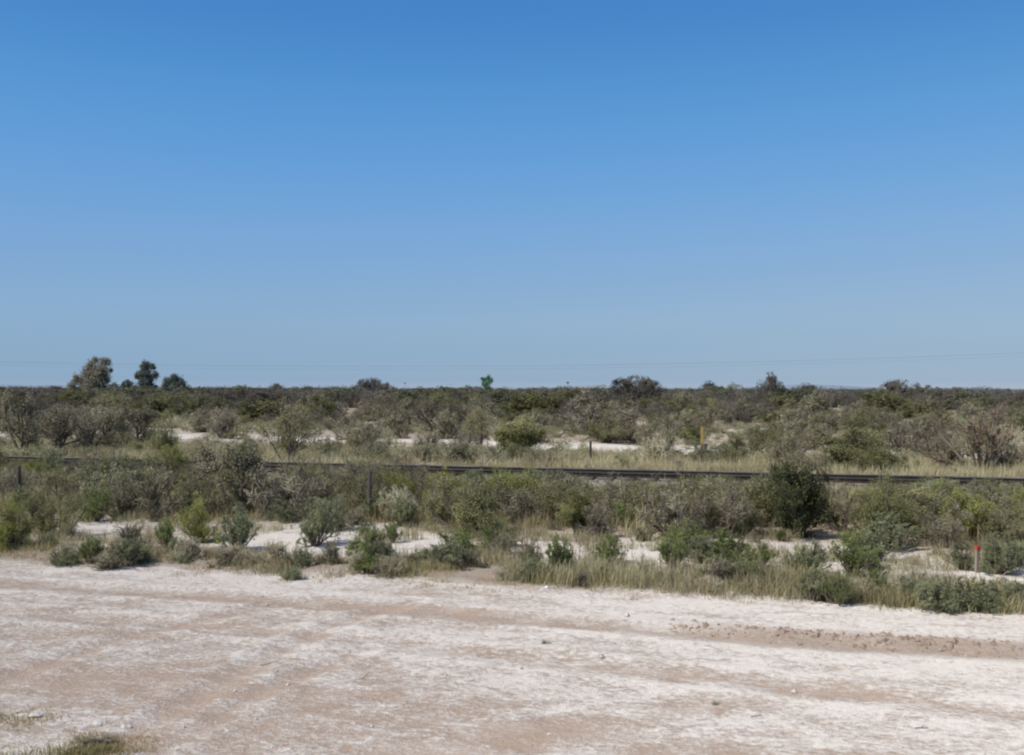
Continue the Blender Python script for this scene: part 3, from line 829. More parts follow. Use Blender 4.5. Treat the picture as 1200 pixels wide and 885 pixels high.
# ------------------------------------------------------------------ shrubs placed one by one
HAND = [
 # --- between the dirt road and the railway, left to right
 ('lime', 10, 643, 58, 55, 'yellow green bush at the left edge just above the dirt road'),
 ('olive', 48, 627, 44, 45, 'dark olive bush beside the yellow green bush at the left edge'),
 ('airy', 76, 630, 48, 46, 'thin grey green bush with dark stems showing at its foot, far left'),
 ('green', 113, 611, 40, 36, 'green bush with white litter at its foot, left of the open salt ground'),
 ('green', 195, 642, 24, 32, 'small round green bush alone on white salt ground at left'),
 ('lime', 232, 636, 46, 48, 'yellow green bush on white soil left of a grey green bush'),
 ('blue', 279, 644, 42, 46, 'grey green bush on white soil right of the yellow green one'),
 ('green', 105, 661, 34, 30, 'green tufted plant in the low hedge at the road edge, far left'),
 ('blue', 148, 664, 36, 32, 'grey green tufted plant right of the green one in the left road edge hedge'),
 ('mound', 78, 662, 40, 16, 'low grey green mat at the left end of the road edge hedge'),
 ('brush', 128, 667, 50, 18, 'low dark brown brush heap under the left road edge hedge'),
 ('brush', 182, 607, 64, 54, 'grey twiggy bush behind the small round green bush'),
 ('brush', 145, 606, 52, 50, 'grey brown thicket behind the open salt ground at left'),
 ('tree', 285, 604, 84, 84, 'big dark branching shrub with a bent dark trunk left of the thick post'),
 ('oliveb', 282, 592, 56, 64, 'tall dark olive bush rising behind the bent trunk'),
 ('thorn', 340, 608, 84, 68, 'broad brown grey bare shrub between the bent trunk and the thick post'),
 ('lime', 364, 590, 46, 42, 'yellowish bush just below the rail left of the thick post'),
 ('blue', 370, 640, 52, 52, 'loose grey green bush left of the thick post on white soil'),
 ('mound', 388, 622, 46, 38, 'grey green mound close against the left of the thick post'),
 ('green', 430, 660, 58, 40, 'leafy green bush growing in the dry grass below the thick post'),
 ('green', 460, 636, 18, 24, 'small green sprig on bare ground right of the thick post'),
 ('mound', 343, 679, 32, 15, 'low dark green plant on the road edge casting a brown shadow'),
 ('thorn', 405, 592, 60, 52, 'grey shrub hiding the rail just left of the thick post'),
 ('thorn', 484, 598, 66, 62, 'dark grey shrub hiding the rail right of the thick post'),
 ('strawy', 462, 611, 50, 40, 'straw coloured dry bush right behind the thick post'),
 ('olive', 552, 627, 86, 60, 'wide dark olive bush at mid picture on bare salt ground'),
 ('green', 540, 652, 46, 30, 'bright green low bush in front of the wide olive bush'),
 ('brush', 588, 650, 34, 28, 'brownish low bush right of the bright green low bush'),
 ('lime', 590, 606, 74, 54, 'yellowish green spreading bush below the rail near the middle'),
 ('lime', 525, 596, 60, 40, 'yellowish bush left of the middle just below the rail'),
 ('olive', 620, 669, 36, 34, 'brown green bush at the road edge right of the middle'),
 ('green', 655, 673, 36, 42, 'upright green bush at the road edge right of the brown green one'),
 ('green', 711, 662, 44, 34, 'fuzzy light green sprigs on white soil right of the middle'),
 ('thorn', 640, 602, 58, 48, 'grey tan bare shrub with arching branches below the rail'),
 ('oliveb', 677, 627, 36, 46, 'narrow dark green bush between dry grass right of the middle'),
 ('brush', 700, 634, 44, 40, 'dark grey low brush right of the narrow dark green bush'),
 ('green', 726, 617, 28, 26, 'small green ball shaped bush in dry straw below the rail'),
 ('thorn', 792, 632, 86, 74, 'large grey bare thorn shrub, its twigs fanned, right of the middle'),
 ('thorn', 850, 630, 80, 62, 'dark grey bare shrub touching the big thorn shrub on its right'),
 ('green', 786, 666, 40, 34, 'green bush on white soil in front of the big thorn shrub'),
 ('blue', 822, 660, 40, 30, 'grey green bush beside the green bush in front of the big thorn shrub'),
 ('green', 850, 658, 52, 34, 'leafy green bush below the dark grey bare shrub'),
 ('green', 890, 664, 40, 26, 'dense green low bush under the dark evergreen'),
 ('olive', 893, 618, 62, 66, 'olive bush joined to the left of the dark evergreen'),
 ('juniper', 930, 630, 72, 80, 'tall dark evergreen bush reaching above the rail at right'),
 ('mound', 945, 674, 44, 38, 'soft grey green bush right of the low green bush under the evergreen'),
 ('green', 1000, 676, 60, 48, 'bright green bush at right in front of grey thorn brush'),
 ('thorn', 985, 622, 60, 50, 'purple grey bare brush right of the dark evergreen'),
 ('olive', 1032, 640, 72, 70, 'olive bush with yellow tips right of the purple grey brush'),
 ('blue', 1045, 646, 58, 42, 'grey green bush in front of the olive bush with yellow tips'),
 ('thorn', 1105, 642, 66, 54, 'dark grey brown bare bush left of the red topped stake'),
 ('lime', 1098, 616, 62, 46, 'yellow olive bush around the short dark post at right'),
 ('mound', 1168, 672, 52, 44, 'dark grey green bush right of the red topped stake'),
 ('blue', 1128, 668, 30, 30, 'grey green bush just left of the red topped stake'),
 ('blue', 955, 704, 42, 34, 'grey green sprigs on the road edge below the bright green bush'),
 ('green', 982, 708, 40, 36, 'green sprigs on the road edge right of the grey green ones'),
 ('mound', 1103, 716, 52, 36, 'grey green bush on the road edge, left one of the right end row'),
 ('mound', 1148, 715, 60, 34, 'dark grey green bush on the road edge, middle of the right end row'),
 ('blue', 1188, 712, 44, 30, 'grey green bush on the road edge at the right edge of view'),
 ('brush', 1072, 695, 44, 24, 'pale grey dead brush on white soil left of the right end row'),
 ('salt', 1150, 604, 70, 34, 'pale grey green bush below the rail near the right edge'),
 ('green', 745, 590, 60, 26, 'green low bush just below the rail right of the middle'),
 ('olive', 205, 580, 60, 48, 'loose olive bush in front of the rail at left'),
 ('lime', 205, 549, 34, 26, 'small bright yellow green bush behind the rail at left'),
 ('airy', 160, 585, 70, 48, 'wispy olive bush in the left thicket below the rail'),
 ('olive', 1180, 640, 60, 50, 'olive green bush at the right edge behind the red topped stake'),
 # --- behind the railway
 ('tree', 30, 536, 62, 74, 'small bare tree with a dark forked trunk behind the track, far left'),
 ('tree', 68, 540, 60, 64, 'grey bare tree right of the dark forked trunk behind the track'),
 ('brush', 100, 534, 50, 46, 'grey brush behind the track left of the bare thicket'),
 ('tree', 128, 530, 56, 52, 'slender bare tree in the left thicket behind the track'),
 ('tree', 165, 528, 56, 52, 'bare many stemmed tree in the left thicket, right of the slender one'),
 ('treeg', 340, 546, 86, 74, 'open grey green sapling with bare upright branches behind the track'),
 ('brush', 262, 514, 44, 34, 'rounded grey brown bush behind the track at left'),
 ('olive', 190, 540, 34, 42, 'olive bush behind the track among the left bare trees'),
 ('thorn', 428, 534, 52, 40, 'grey bush before the white strip, left of the middle'),
 ('lime', 412, 530, 30, 20, 'yellow green low bush at the foot of a grey bush left of the middle'),
 ('oliveb', 607, 537, 56, 40, 'dark grey green bush on the white strip right of the middle'),
 ('brush', 500, 530, 40, 24, 'grey low brush on the white strip left of the middle'),
 ('brush', 545, 530, 34, 24, 'grey low brush on the white strip at the middle'),
 ('thorn', 512, 506, 62, 42, 'dark brown grey dome shrub left of the middle, higher up the plain'),
 ('thorn', 458, 502, 44, 40, 'dark grey shrub left of the dark brown dome shrub'),
 ('thorn', 706, 515, 96, 54, 'large round brown grey bare shrub behind the white strip'),
 ('thorn', 772, 540, 66, 54, 'grey bare shrub left of the yellow marker post'),
 ('salt', 800, 505, 40, 22, 'pale grey shrub above and left of the yellow marker post'),
 ('oliveb', 1004, 557, 86, 56, 'big rounded olive green shrub right behind the track at right'),
 ('thorn', 1060, 537, 56, 44, 'grey bare shrub right of the big rounded olive shrub'),
 ('rust', 1147, 557, 88, 78, 'reddish brown bare shrub with fanned branches near the right edge'),
 ('brush', 1176, 555, 44, 36, 'grey brush right of the reddish brown shrub'),
 ('brush', 1112, 552, 40, 30, 'grey brush left of the reddish brown shrub'),
 ('thorn', 925, 540, 46, 36, 'grey twiggy shrub left of the big rounded olive shrub'),
 ('airy', 885, 542, 50, 40, 'thin olive grey shrub right of the yellow marker post'),
 ('airy', 862, 542, 36, 34, 'thin grey shrub between the marker post and the olive grey one'),
 ('airy', 1005, 512, 50, 34, 'yellowish twiggy shrub above the big rounded olive shrub'),
 ('airy', 560, 526, 40, 42, 'small thin tree above the short dark post at the middle'),
 # --- the horizon line
 ('fdome', 432, 470, 34, 25, 'dark rounded shrub standing above the horizon left of the middle'),
 ('fdome', 452, 470, 26, 20, 'lower dark shrub right of the rounded horizon shrub'),
 ('fdome', 748, 476, 60, 33, 'wide dark bare tree breaking the horizon right of the middle'),
 ('fdome', 901, 474, 34, 32, 'dark feathery tree breaking the horizon at right'),
 ('fdome', 1052, 474, 48, 26, 'fan shaped bare shrub breaking the horizon near the right'),
 ('fdome', 830, 470, 34, 20, 'bushy grey tree at the horizon left of the feathery tree'),
 ('olive', 852, 468, 30, 17, 'grey green tree at the horizon close to the feathery tree'),
 ('fdome', 322, 466, 24, 15, 'small dark shrub topping the horizon left of the middle'),
 ('fdome', 945, 470, 40, 18, 'dark spiky shrub at the horizon right of the feathery tree'),
]
for hrow in HAND: pp(*hrow)
for px, py, rr in ((432, 612, .45), (434, 622, .5), (434, 634, .45), (823, 540, 1.2), (823, 556, .8), (1145, 676, .3), (1145, 686, .25), (22, 592, .4)):
    x, y, z = ground_at(px, py); taken.append((x, y, rr))   # keep the posts clear of filler plants

# a pale prickly pear by the track at the right edge
def cactus(px, base, wpx, hpx, label):
    x, y, z = ground_at(px, base); k = y / F; r = np.random.default_rng(8)
    root = empty('prickly_pear', (x, y, z)); tag(root, label, 'cactus')
    def pad(p, d, s):
        v, f = lump(s * .5, s * .09, s * .62, int(r.integers(999)), .06)
        v = v + np.array([0, 0, s * .55])
        a = math.atan2(d[0], d[2]); b = r.uniform(0, 3.1)
        Rm = np.array(Matrix.Rotation(a, 3, 'Y') @ Matrix.Rotation(b, 3, 'Z'))
        me = pymesh('pad', [(v @ Rm.T + p, f, 0)], [M['cactus']], True)
        at = me.attributes.new('tint', 'FLOAT', 'FACE'); at.data.foreach_set('value', np.full(len(f), r.random(), np.float32))
        link(bpy.data.objects.new('pad', me), root)
        return p + (Rm @ np.array([0, 0, s * 1.05]))
    H = hpx * k; W = wpx * k
    for i in range(7):
        q = np.array([r.uniform(-.42, .42) * W, r.uniform(-.2, .2) * W, -.03])
        q = pad(q, (r.uniform(-.6, .6), 0, 1), H * .4)
        for j in range(2):
            t = pad(q, (r.uniform(-.9, .9), 0, 1), H * .33)
            if r.random() < .5: pad(t, (r.uniform(-.9, .9), 0, 1), H * .26)
cactus(1180, 592, 34, 26, 'pale green prickly pear cactus below the track at the right edge')

# ------------------------------------------------------------------ shrubs that fill in between
def free(x, y, r, f=.7):
    return all((x - a) ** 2 + (y - b) ** 2 > (f * (r + c)) ** 2 for a, b, c in taken)

def in_view(x, y, m=1.12): return abs(x) < .5 * m * y + 4.5

def fill(n, vr, kinds, wr, hr, label, group, cond=None, f=.6, power=1.0, m=1.12, hmax=99, hcap=None):
    cnt = 0; tries = 0
    names = list(kinds); pr = np.array([kinds[k] for k in names], float); pr /= pr.sum()
    while cnt < n and tries < n * 60:
        tries += 1
        v = vr[0] + (vr[1] - vr[0]) * prng.random() ** power
        half = .56 * v * 1.15 + 6
        u = prng.uniform(-half, half) - v * .25
        x, y = to_xy(u, v)
        if y < 8 or not in_view(x, y, m): continue
        if cond and not cond(u, v): continue
        w = prng.uniform(*wr); h = min(w * prng.uniform(*hr), hmax)
        if hcap: h = min(h, hcap(u, v))
        if not free(x, y, w * .5, f): continue
        kd = names[int(prng.choice(len(names), p=pr))]
        taken.append((x, y, w * .5))
        plant(kd, x, y, w, h, label[kd] if isinstance(label, dict) else label, group[kd] if isinstance(group, dict) else group)
        cnt += 1
    return cnt

def lab(where):
    words = {'thorn': 'grey bare twiggy shrub', 'brush': 'low grey bare brush', 'strawy': 'straw coloured dry shrub', 'olive': 'olive leaved shrub',
             'lime': 'yellow green shrub', 'airy': 'thin leaved olive shrub', 'green': 'green leafy shrub', 'blue': 'grey green sprigged shrub',
             'mound': 'low grey green mounded shrub', 'salt': 'pale grey low shrub', 'creo': 'dark green clumped shrub', 'rust': 'reddish brown bare shrub', 'fthorn': 'dark brown bare shrub', 'fcreo': 'dull dark green shrub', 'fdome': 'dense dark brown shrub',
             'oliveb': 'dense olive shrub', 'tree': 'small bare tree', 'juniper': 'dark evergreen bush', 'treeg': 'open sapling'}
    return {k: w + ' ' + where for k, w in words.items()}
def grp(where):
    return {k: w.replace(' shrub', ' shrubs') + ' ' for k, w in lab(where).items()}

def zone(where): l = lab(where); return l, {k: 'group of ' + v for k, v in l.items()}

l, g = zone('filling the thicket between the fence line and the railway')
fill(190, (21.2, 28.6), {'thorn': 1.3, 'brush': 1.5, 'olive': 2, 'airy': 3.2, 'lime': 1.1, 'salt': 1.4, 'strawy': .6, 'mound': .8}, (.75, 1.6), (.58, .82), l, g, None, .36, hcap=lambda u, v: 9 if u < -12 + 7 * fbm(np.array([u * .3]), np.array([v * .0]), 7, 2)[0] else max(.3, (3 - 2.5 * v / 30.6 - .05) * prng.uniform(.75, 1.0)))
l, g = zone('scattered on the salt ground behind the road edge')
clus = lambda u, v: open_d(u, v) > 1.15 and fbm(np.array([u * .35]), np.array([v * .5]), 83, 3)[0] + .04 * (v - 19) + .05 * np.clip(u - 0, 0, 4) > .50
fill(112, (16.3, 21.6), {'mound': 1.6, 'green': 1, 'blue': 1, 'brush': 1.4, 'salt': .8, 'strawy': 1.0}, (.2, .8), (.45, .8), l, g, clus, .6)
l, g = zone('in the dry grass fringe along the road edge')
fill(84, (15.35, 16.4), {'mound': 1.2, 'green': .8, 'blue': .6, 'brush': 1.2, 'strawy': 1.8}, (.25, .6), (.5, .8), l, g, None, .4)
l, g = zone('in the pale grass just behind the railway')
fill(44, (35.0, 41.0), {'salt': 3, 'brush': 2, 'airy': 1, 'olive': .7, 'strawy': 1}, (.7, 1.5), (.55, .8), l, g, None, .7)
l, g = zone('on the open plain behind the white dirt strip')
def strip_ok(u, v):
    d = v - (51 - .10 * u)
    return not (-6.5 < d < 2.5) or prng.random() < .34
fill(165, (42, 85), {'salt': 3.0, 'brush': 2.0, 'thorn': 2.2, 'airy': 1.2, 'olive': .7, 'creo': .5, 'strawy': .6}, (1.2, 2.6), (.45, .72), l, g, strip_ok, .62, .8)
l, g = zone('in the far band of scrub across the plain')
fill(190, (78, 150), {'creo': 3.0, 'salt': 1.2, 'thorn': .5, 'fthorn': 3.0, 'olive': .6}, (2.0, 4.2), (.42, .68), l, g, None, .55)
l, g = zone('in the dark bank of scrub under the horizon')
fill(190, (140, 240), {'fthorn': 3.0, 'fdome': 2.0, 'fcreo': 1.0, 'olive': .3}, (4.0, 7.0), (.38, .56), l, g, None, .5, hmax=3.0)

# ------------------------------------------------------------------ far scrub that reads as one mass
def mass(name, n, vr, kinds, wr, hr, mats_, seed, m=1.5, lod=.06, power=.6, cond=None, hmax=99):
    r = np.random.default_rng(seed); B = Buf()
    protos = {}
    for kd in kinds:
        protos[kd] = []
        for i in range(3):
            b, t = make_plant(KINDS[kd][0], 900 + i, lod)
            protos[kd].append((t[0], t[1], t[2]))
    names = list(kinds); pr = np.array([kinds[k][0] for k in names], float); pr /= pr.sum()
    c = 0
    while c < n:
        y = vr[0] + (vr[1] - vr[0]) * r.random() ** (1 / power if power < 1 else power)
        x = r.uniform(-1, 1) * (.5 * m * y + 3)
        u, v = to_uv(x, y)
        if cond and not cond(u, v): c += .2; continue
        kd = names[int(r.choice(len(names), p=pr))]
        vv_, q, t = protos[kd][int(r.integers(3))]
        w = r.uniform(*wr); h = min(w * r.uniform(*hr), hmax * r.uniform(.7, 1.05))
        a = r.uniform(0, 6.283); ca, sa = math.cos(a), math.sin(a)
        p = np.stack([(vv_[:, 0] * ca - vv_[:, 1] * sa) * w + x, (vv_[:, 0] * sa + vv_[:, 1] * ca) * w + y, vv_[:, 2] * h], 1)
        p[:, 2] += float(height(np.array([x]), np.array([y]), False)[0])
        B.add(p, q, np.clip(t + r.normal(0, .22), 0, 1), kinds[kd][1]); c += 1
    v, q, t, mi = B.arrays()
    o = link(bpy.data.objects.new(name, quad_mesh(name, v, q, t, mi, [M[k] for k in mats_])))
    tag(o, kind='stuff'); return o

o = mass('far_scrub', 2300, (190, 900), {'thorn': (4, 0), 'creo': (1.2, 1)}, (5, 9), (.40, .56), ['farb', 'farg'], 61, 1.25, .16, .75, None, 3.4)
tag(o, 'dark brown band of scrub along the foot of the sky', 'scrub')
o = mass('distant_scrub', 900, (800, 3200), {'thorn': (3, 0), 'creo': (1, 1)}, (16, 32), (.10, .17), ['farb', 'farg'], 62, 1.3, .08, 1.2, None, 4.2)
tag(o, 'thin hazy line of scrub at the very horizon', 'scrub')
o = mass('low_ground_cover', 2600, (39, 140), {'salt': (3, 0), 'airy': (1.0, 1)}, (.4, 1.2), (.35, .6), ['salt', 'olive'], 63, 1.2, .10, .8, strip_ok)
tag(o, 'pale low ground cover between the shrubs of the plain', 'ground cover')

# ------------------------------------------------------------------ grass
def grass(name, spots, blades, hr, material, seed, width=.0045, spread=.12, lean=.5):
    r = np.random.default_rng(seed)
    n = len(spots); idx = np.repeat(np.arange(n), blades); N = len(idx)
    base = spots[idx, :2] + r.normal(size=(N, 2)) * spread
    z = height(base[:, 0], base[:, 1])
    hgt = spots[idx, 2] * r.uniform(hr[0], hr[1], N)
    az = r.uniform(0, 6.283, N); ln = np.abs(r.normal(0, lean, N))
    d = np.stack([np.cos(az) * ln, np.sin(az) * ln, np.ones(N)], 1); d = norm(d)
    d2 = norm(d + np.stack([np.cos(az) * ln * .9, np.sin(az) * ln * .9, np.full(N, -.1)], 1))
    p0 = np.concatenate([base, z[:, None] - .01], 1); p1 = p0 + d * hgt[:, None] * .55; p2 = p1 + d2 * hgt[:, None] * .5
    side = np.stack([-np.sin(az + r.normal(0, .8, N)), np.cos(az), np.zeros(N)], 1); side = norm(side) * width
    v = np.stack([p0 - side, p0 + side, p1 - side * .8, p1 + side * .8, p2 - side * .25, p2 + side * .25], 1)
    k = np.arange(N)[:, None] * 6
    q = np.stack([k + np.array([[0, 1, 3, 2]]), k + np.array([[2, 3, 5, 4]])], 1)
    t = np.clip(spots[idx, 3] + r.normal(0, .18, N), 0, 1)
    o = link(bpy.data.objects.new(name, quad_mesh(name, v.reshape(-1, 3), q.reshape(-1, 4), np.repeat(t, 2), None, [M[material]])))
    return tag(o, kind='stuff')

def spots(n, vr, seed, mask, hr=(.7, 1.2), m=1.15):
    r = np.random.default_rng(seed)
    v = r.uniform(*vr, n * 3); u = r.uniform(-1, 1, n * 3) * (.58 * vr[1] * 1.15 + 6) - v * .25
    x, y = to_xy(u, v)
    ok = (np.abs(x) < .5 * m * y + 4.5) & (r.random(n * 3) < mask(u, v))
    x, y, u, v = x[ok][:n], y[ok][:n], u[ok][:n], v[ok][:n]
    return np.stack([x, y, r.uniform(*hr, len(x)), np.clip(.5 + 1.6 * (fbm(u * .8, v * .8, seed + 3, 3) - .5), 0, 1)], 1)

fr = lambda u, v: np.exp(-((v - 15.75 - 1.1 * (fbm(u * .5, v * 0, 71, 3) - .5)) / .48) ** 2)
tall = lambda u: sstep(-6, -1.5, u)
S = spots(2346, (15.1, 17.2), 201, lambda u, v: fr(u, v) * sstep(.38, .58, fbm(u * 1.1, v * 1.3, 72, 3)))
SU = to_uv(S[:, 0], S[:, 1]); S[:, 2] *= (.12 + .15 * tall(SU[0])) * (.35 + 1.3 * fbm(SU[0] * 1.4, SU[1] * 1.6, 88, 2))
tag(grass('dry_grass', S, 26, (.6, 1.3), 'straw', 202), 'pale dry grass fringe along the edge of the dirt road', 'grass')
S = spots(2070, (15.1, 17.4), 203, lambda u, v: fr(u, v) * sstep(.42, .6, fbm(u * .7, v * .7, 74, 3)))
SU = to_uv(S[:, 0], S[:, 1]); S[:, 2] *= (.13 + .10 * tall(SU[0])) * (.35 + 1.3 * fbm(SU[0] * 1.4, SU[1] * 1.6, 89, 2))
tag(grass('olive_grass', S, 24, (.6, 1.3), 'olivegrass', 204), 'olive tinted grass tufts along the edge of the dirt road', 'grass')
S = spots(4416, (20.6, 28.0), 205, lambda u, v: sstep(.42, .6, fbm(u * .45, v * .45, 75, 3)) * sstep(20.4, 22.5, v))
S[:, 2] *= .38
tag(grass('tall_dry_grass', S, 22, (.6, 1.3), 'straw', 206, .006, .14), 'tall straw grass between the fence line and the railway', 'grass')
S = spots(3035, (20.6, 28.2), 207, lambda u, v: sstep(.40, .6, fbm(u * .4, v * .4, 76, 3)) * sstep(20.4, 22.5, v))
S[:, 2] *= .33
S2 = spots(579, (28.0, 29.6), 231, lambda u, v: sstep(.40, .6, fbm(u * .5, v * .4, 99, 3))); S2[:, 2] *= .30
S = np.concatenate([S, S2])
tag(grass('tall_olive_grass', S, 22, (.6, 1.3), 'olivegrass', 208, .006, .14), 'olive grass between the fence line and the railway', 'grass')
S = spots(5244, (34.0, 46), 209, lambda u, v: (1 - sstep(39, 46, v)) * sstep(.25, .5, fbm(u * .4, v * .5, 79, 3)))
S[:, 2] *= .42
tag(grass('pale_grass', S, 20, (.6, 1.3), 'straw', 210, .009, .2), 'pale grass band just behind the railway', 'grass')
S = spots(2760, (16.2, 21.8), 211, lambda u, v: sstep(.55, 1.1, open_d(u, v)) * sstep(.40, .56, fbm(u * .5, v * .8, 80, 3) + .10 * sstep(1, 5, u)))
S[:, 2] *= .22
tag(grass('sparse_grass', S, 16, (.6, 1.3), 'straw', 212, .004, .06), 'sparse dry grass on the bare salt ground', 'grass')

S = spots(358, (14.2, 15.5), 241, lambda u, v: sstep(14.2, 15.5, v) * sstep(.45, .6, fbm(u * .9, v * .9, 101, 3)))
S[:, 2] *= .07
tag(grass('sparse_weeds', S, 14, (.5, 1.3), 'olivegrass', 242, .004, .06, .8), 'low sparse weeds thinning out from the grass fringe onto the road', 'weeds')

# grass tufts in the lower left corner, right at the roadside
def corner(px, base, n, hm, mt, seed, label, spread=.16, ex=.5, ey=.1):
    r = np.random.default_rng(seed); x, y, z = ground_at(px, base)
    s = np.stack([x + r.normal(0, ex, n), y + r.normal(0, ey, n), np.full(n, hm) * r.uniform(.6, 1.2, n), r.uniform(.3, .8, n)], 1)
    o = grass('roadside_grass', s, 34, (.5, 1.2), mt, seed, .003, spread, .6)
    tag(o, label, 'grass')
corner(110, 882, 30, .06, 'strawyellow', 311, 'yellow dry grass at the right of the bottom left corner tuft', .08, .24, .09)
corner(88, 889, 34, .085, 'olivegrass', 301, 'olive grass tuft at the bottom left of the dirt road', .08, .25, .10)
corner(-2, 844, 34, .05, 'strawyellow', 302, 'short yellowish grass at the left edge of the dirt road', .09, .22, .10)
corner(120, 866, 26, .045, 'strawyellow', 303, 'short yellow grass above the corner tuft on the dirt road', .07, .22, .08)

# ------------------------------------------------------------------ crumbs on the road: litter, stones, dead twigs, tiny weeds
def litter(px, py, wpx, hpx, label, seed):
    x, y, z = ground_at(px, py); k = y / F
    v, f = lump(wpx * k * .5, wpx * k * .35, hpx * k * .6, seed, .5)
    single('litter', [(v, f, 0)], [M['white']], (x, y, z + hpx * k * .35), label, 'litter', rz=seed)
litter(158, 653, 8, 5, 'white scrap of litter in the left road edge hedge', 3)
litter(859, 697, 7, 4, 'white scrap of litter in the grass fringe right of the middle', 4)
litter(120, 607, 7, 4, 'white scrap of litter under the green bush at left', 5)
litter(640, 690, 5, 3, 'tiny white scrap at the road edge just right of the middle', 6)

def stone(px, py, wpx, hpx, label, seed, m_='stone'):
    x, y, z = ground_at(px, py); k = y / F
    v, f = lump(wpx * k * .5, wpx * k * .4, hpx * k * .6, seed, .75)
    single('stone', [(v, f, 0)], [M[m_]], (x, y, z + hpx * k * .2), label, 'stone', rz=seed)
stone(118, 848, 17, 3, 'flat white stone on the road above the corner grass', 11)
stone(148, 852, 10, 4, 'small white stone right of the flat white stone', 12)
stone(40, 838, 26, 4, 'long low pale slab beside the grass at the left edge', 13)
stone(704, 771, 9, 6, 'brownish lump of soil on the road right of the middle', 14)
stone(1084, 803, 8, 4, 'small pale stone on the road at right', 15)

def twig(px, py, lpx, ang, label, seed):
    x, y, z = ground_at(px, py); k = y / F; r = np.random.default_rng(seed); L = lpx * k
    B = Buf(); D = np.array([[math.cos(ang), math.sin(ang), .06]])
    pl, rad = grow(r, np.array([[0, 0, .012]]), D, np.array([L]), np.array([.005]), 6, .1, 0)
    tubes(B, r, pl, rad, .3, 5)
    P, D, Ln, R, i = spawn(r, pl, rad, np.array([L]), 4, .3, .5, .4, .6)
    D[:, 2] = np.abs(D[:, 2]) * .3; pl, rad = grow(r, P, norm(D), Ln, R, 3, .15, 0); tubes(B, r, pl, rad, np.full(4, .4), 4)
    v, q, t, m = B.arrays()
    o = link(bpy.data.objects.new('dead_twig', quad_mesh('dead_twig', v, q, t, None, [M['bark']]))); o.location = (x, y, z)
    tag(o, label, 'twig')
twig(305, 781, 16, .1, 'short dark dead twig lying on the road left of the middle', 1)
twig(424, 797, 15, 1.0, 'dark dead twig lying slanted on the road left of the middle', 2)
twig(1072, 855, 15, .5, 'dark dead twig lying on the road at the lower right', 3)
twig(880, 842, 12, .2, 'tiny dark twig near the brown weed on the road', 4)
pp('salt', 638, 754, 13, 5, 'tiny grey weed growing alone on the dirt road near the middle')
pp('strawy', 838, 826, 15, 6, 'tiny brown weed growing alone on the lower right of the road')
pp('brush', 112, 872, 60, 10, 'dark dead brush lying in the corner grass at bottom left')

def pebbles():
    r = np.random.default_rng(77); n = 1500
    v = r.uniform(5.5, 15.6, n); u = r.uniform(-12, 12, n) - .25 * v
    x, y = to_xy(u, v); z = height(x, y); s = r.gamma(1.6, .0042, n) + .003
    base = np.array([(1, 0, 0), (-1, 0, 0), (0, 1, 0), (0, -1, 0), (0, 0, .8), (0, 0, -.5)], float)
    tri = [(0, 2, 4), (2, 1, 4), (1, 3, 4), (3, 0, 4)]
    V_ = base[None] * s[:, None, None] * r.uniform(.6, 1.3, (n, 6, 1)) + np.stack([x, y, z + s * .2], 1)[:, None]
    k = np.arange(n)[:, None] * 6
    q = np.concatenate([k + np.array([[a, b, c, c]]) for a, b, c in tri], 0).reshape(-1, 4)
    # triangles: build with from_pydata to keep them valid
    me = bpy.data.meshes.new('pebbles'); me.from_pydata(V_.reshape(-1, 3).tolist(), [], q[:, :3].tolist())
    me.materials.append(M['stone']); me.update()
    tag(link(bpy.data.objects.new('pebbles', me)), 'small pale pebbles strewn over the dirt road', 'pebbles', kind='stuff')
pebbles()
def clods():
    """crumbs of brown soil thrown up along the rut and dry bits under the verge"""
    r = np.random.default_rng(78); vs = []; fs = []; n = 0
    T = [(a, b + .22) for a, b in TRK1]
    for i in range(900):
        if i < 650:
            u = r.uniform(-1.2, 5); k = np.interp(u, [p[0] for p in T], [p[1] for p in T]); v = k + r.normal(0, .16); sz = r.gamma(2.0, .008) + .006
        else:
            u = r.uniform(-13, 9); v = r.normal(15.3, .35); sz = r.gamma(1.6, .007) + .004
        x, y = to_xy(u, v); z = float(height(np.array([x]), np.array([y]))[0])
        b = np.array([(1, 0, 0), (0, 1, 0), (-1, 0, 0), (0, -1, 0), (.2, .1, .8)], float) * r.uniform(.6, 1.4, (5, 1)) * sz
        a = r.uniform(0, 6.28); R = np.array([[math.cos(a), -math.sin(a), 0], [math.sin(a), math.cos(a), 0], [0, 0, 1]])
        vs += (b @ R.T + np.array([x, y, z - .002])).tolist()
        fs += [(n, n + 1, n + 4), (n + 1, n + 2, n + 4), (n + 2, n + 3, n + 4), (n + 3, n, n + 4)]; n += 5
    me = bpy.data.meshes.new('soil_clods'); me.from_pydata(vs, [], fs); me.materials.append(M['clod']); me.update()
    tag(link(bpy.data.objects.new('soil_clods', me)), 'brown soil crumbs along the rut and the verge', 'soil clods', kind='stuff')
clods()

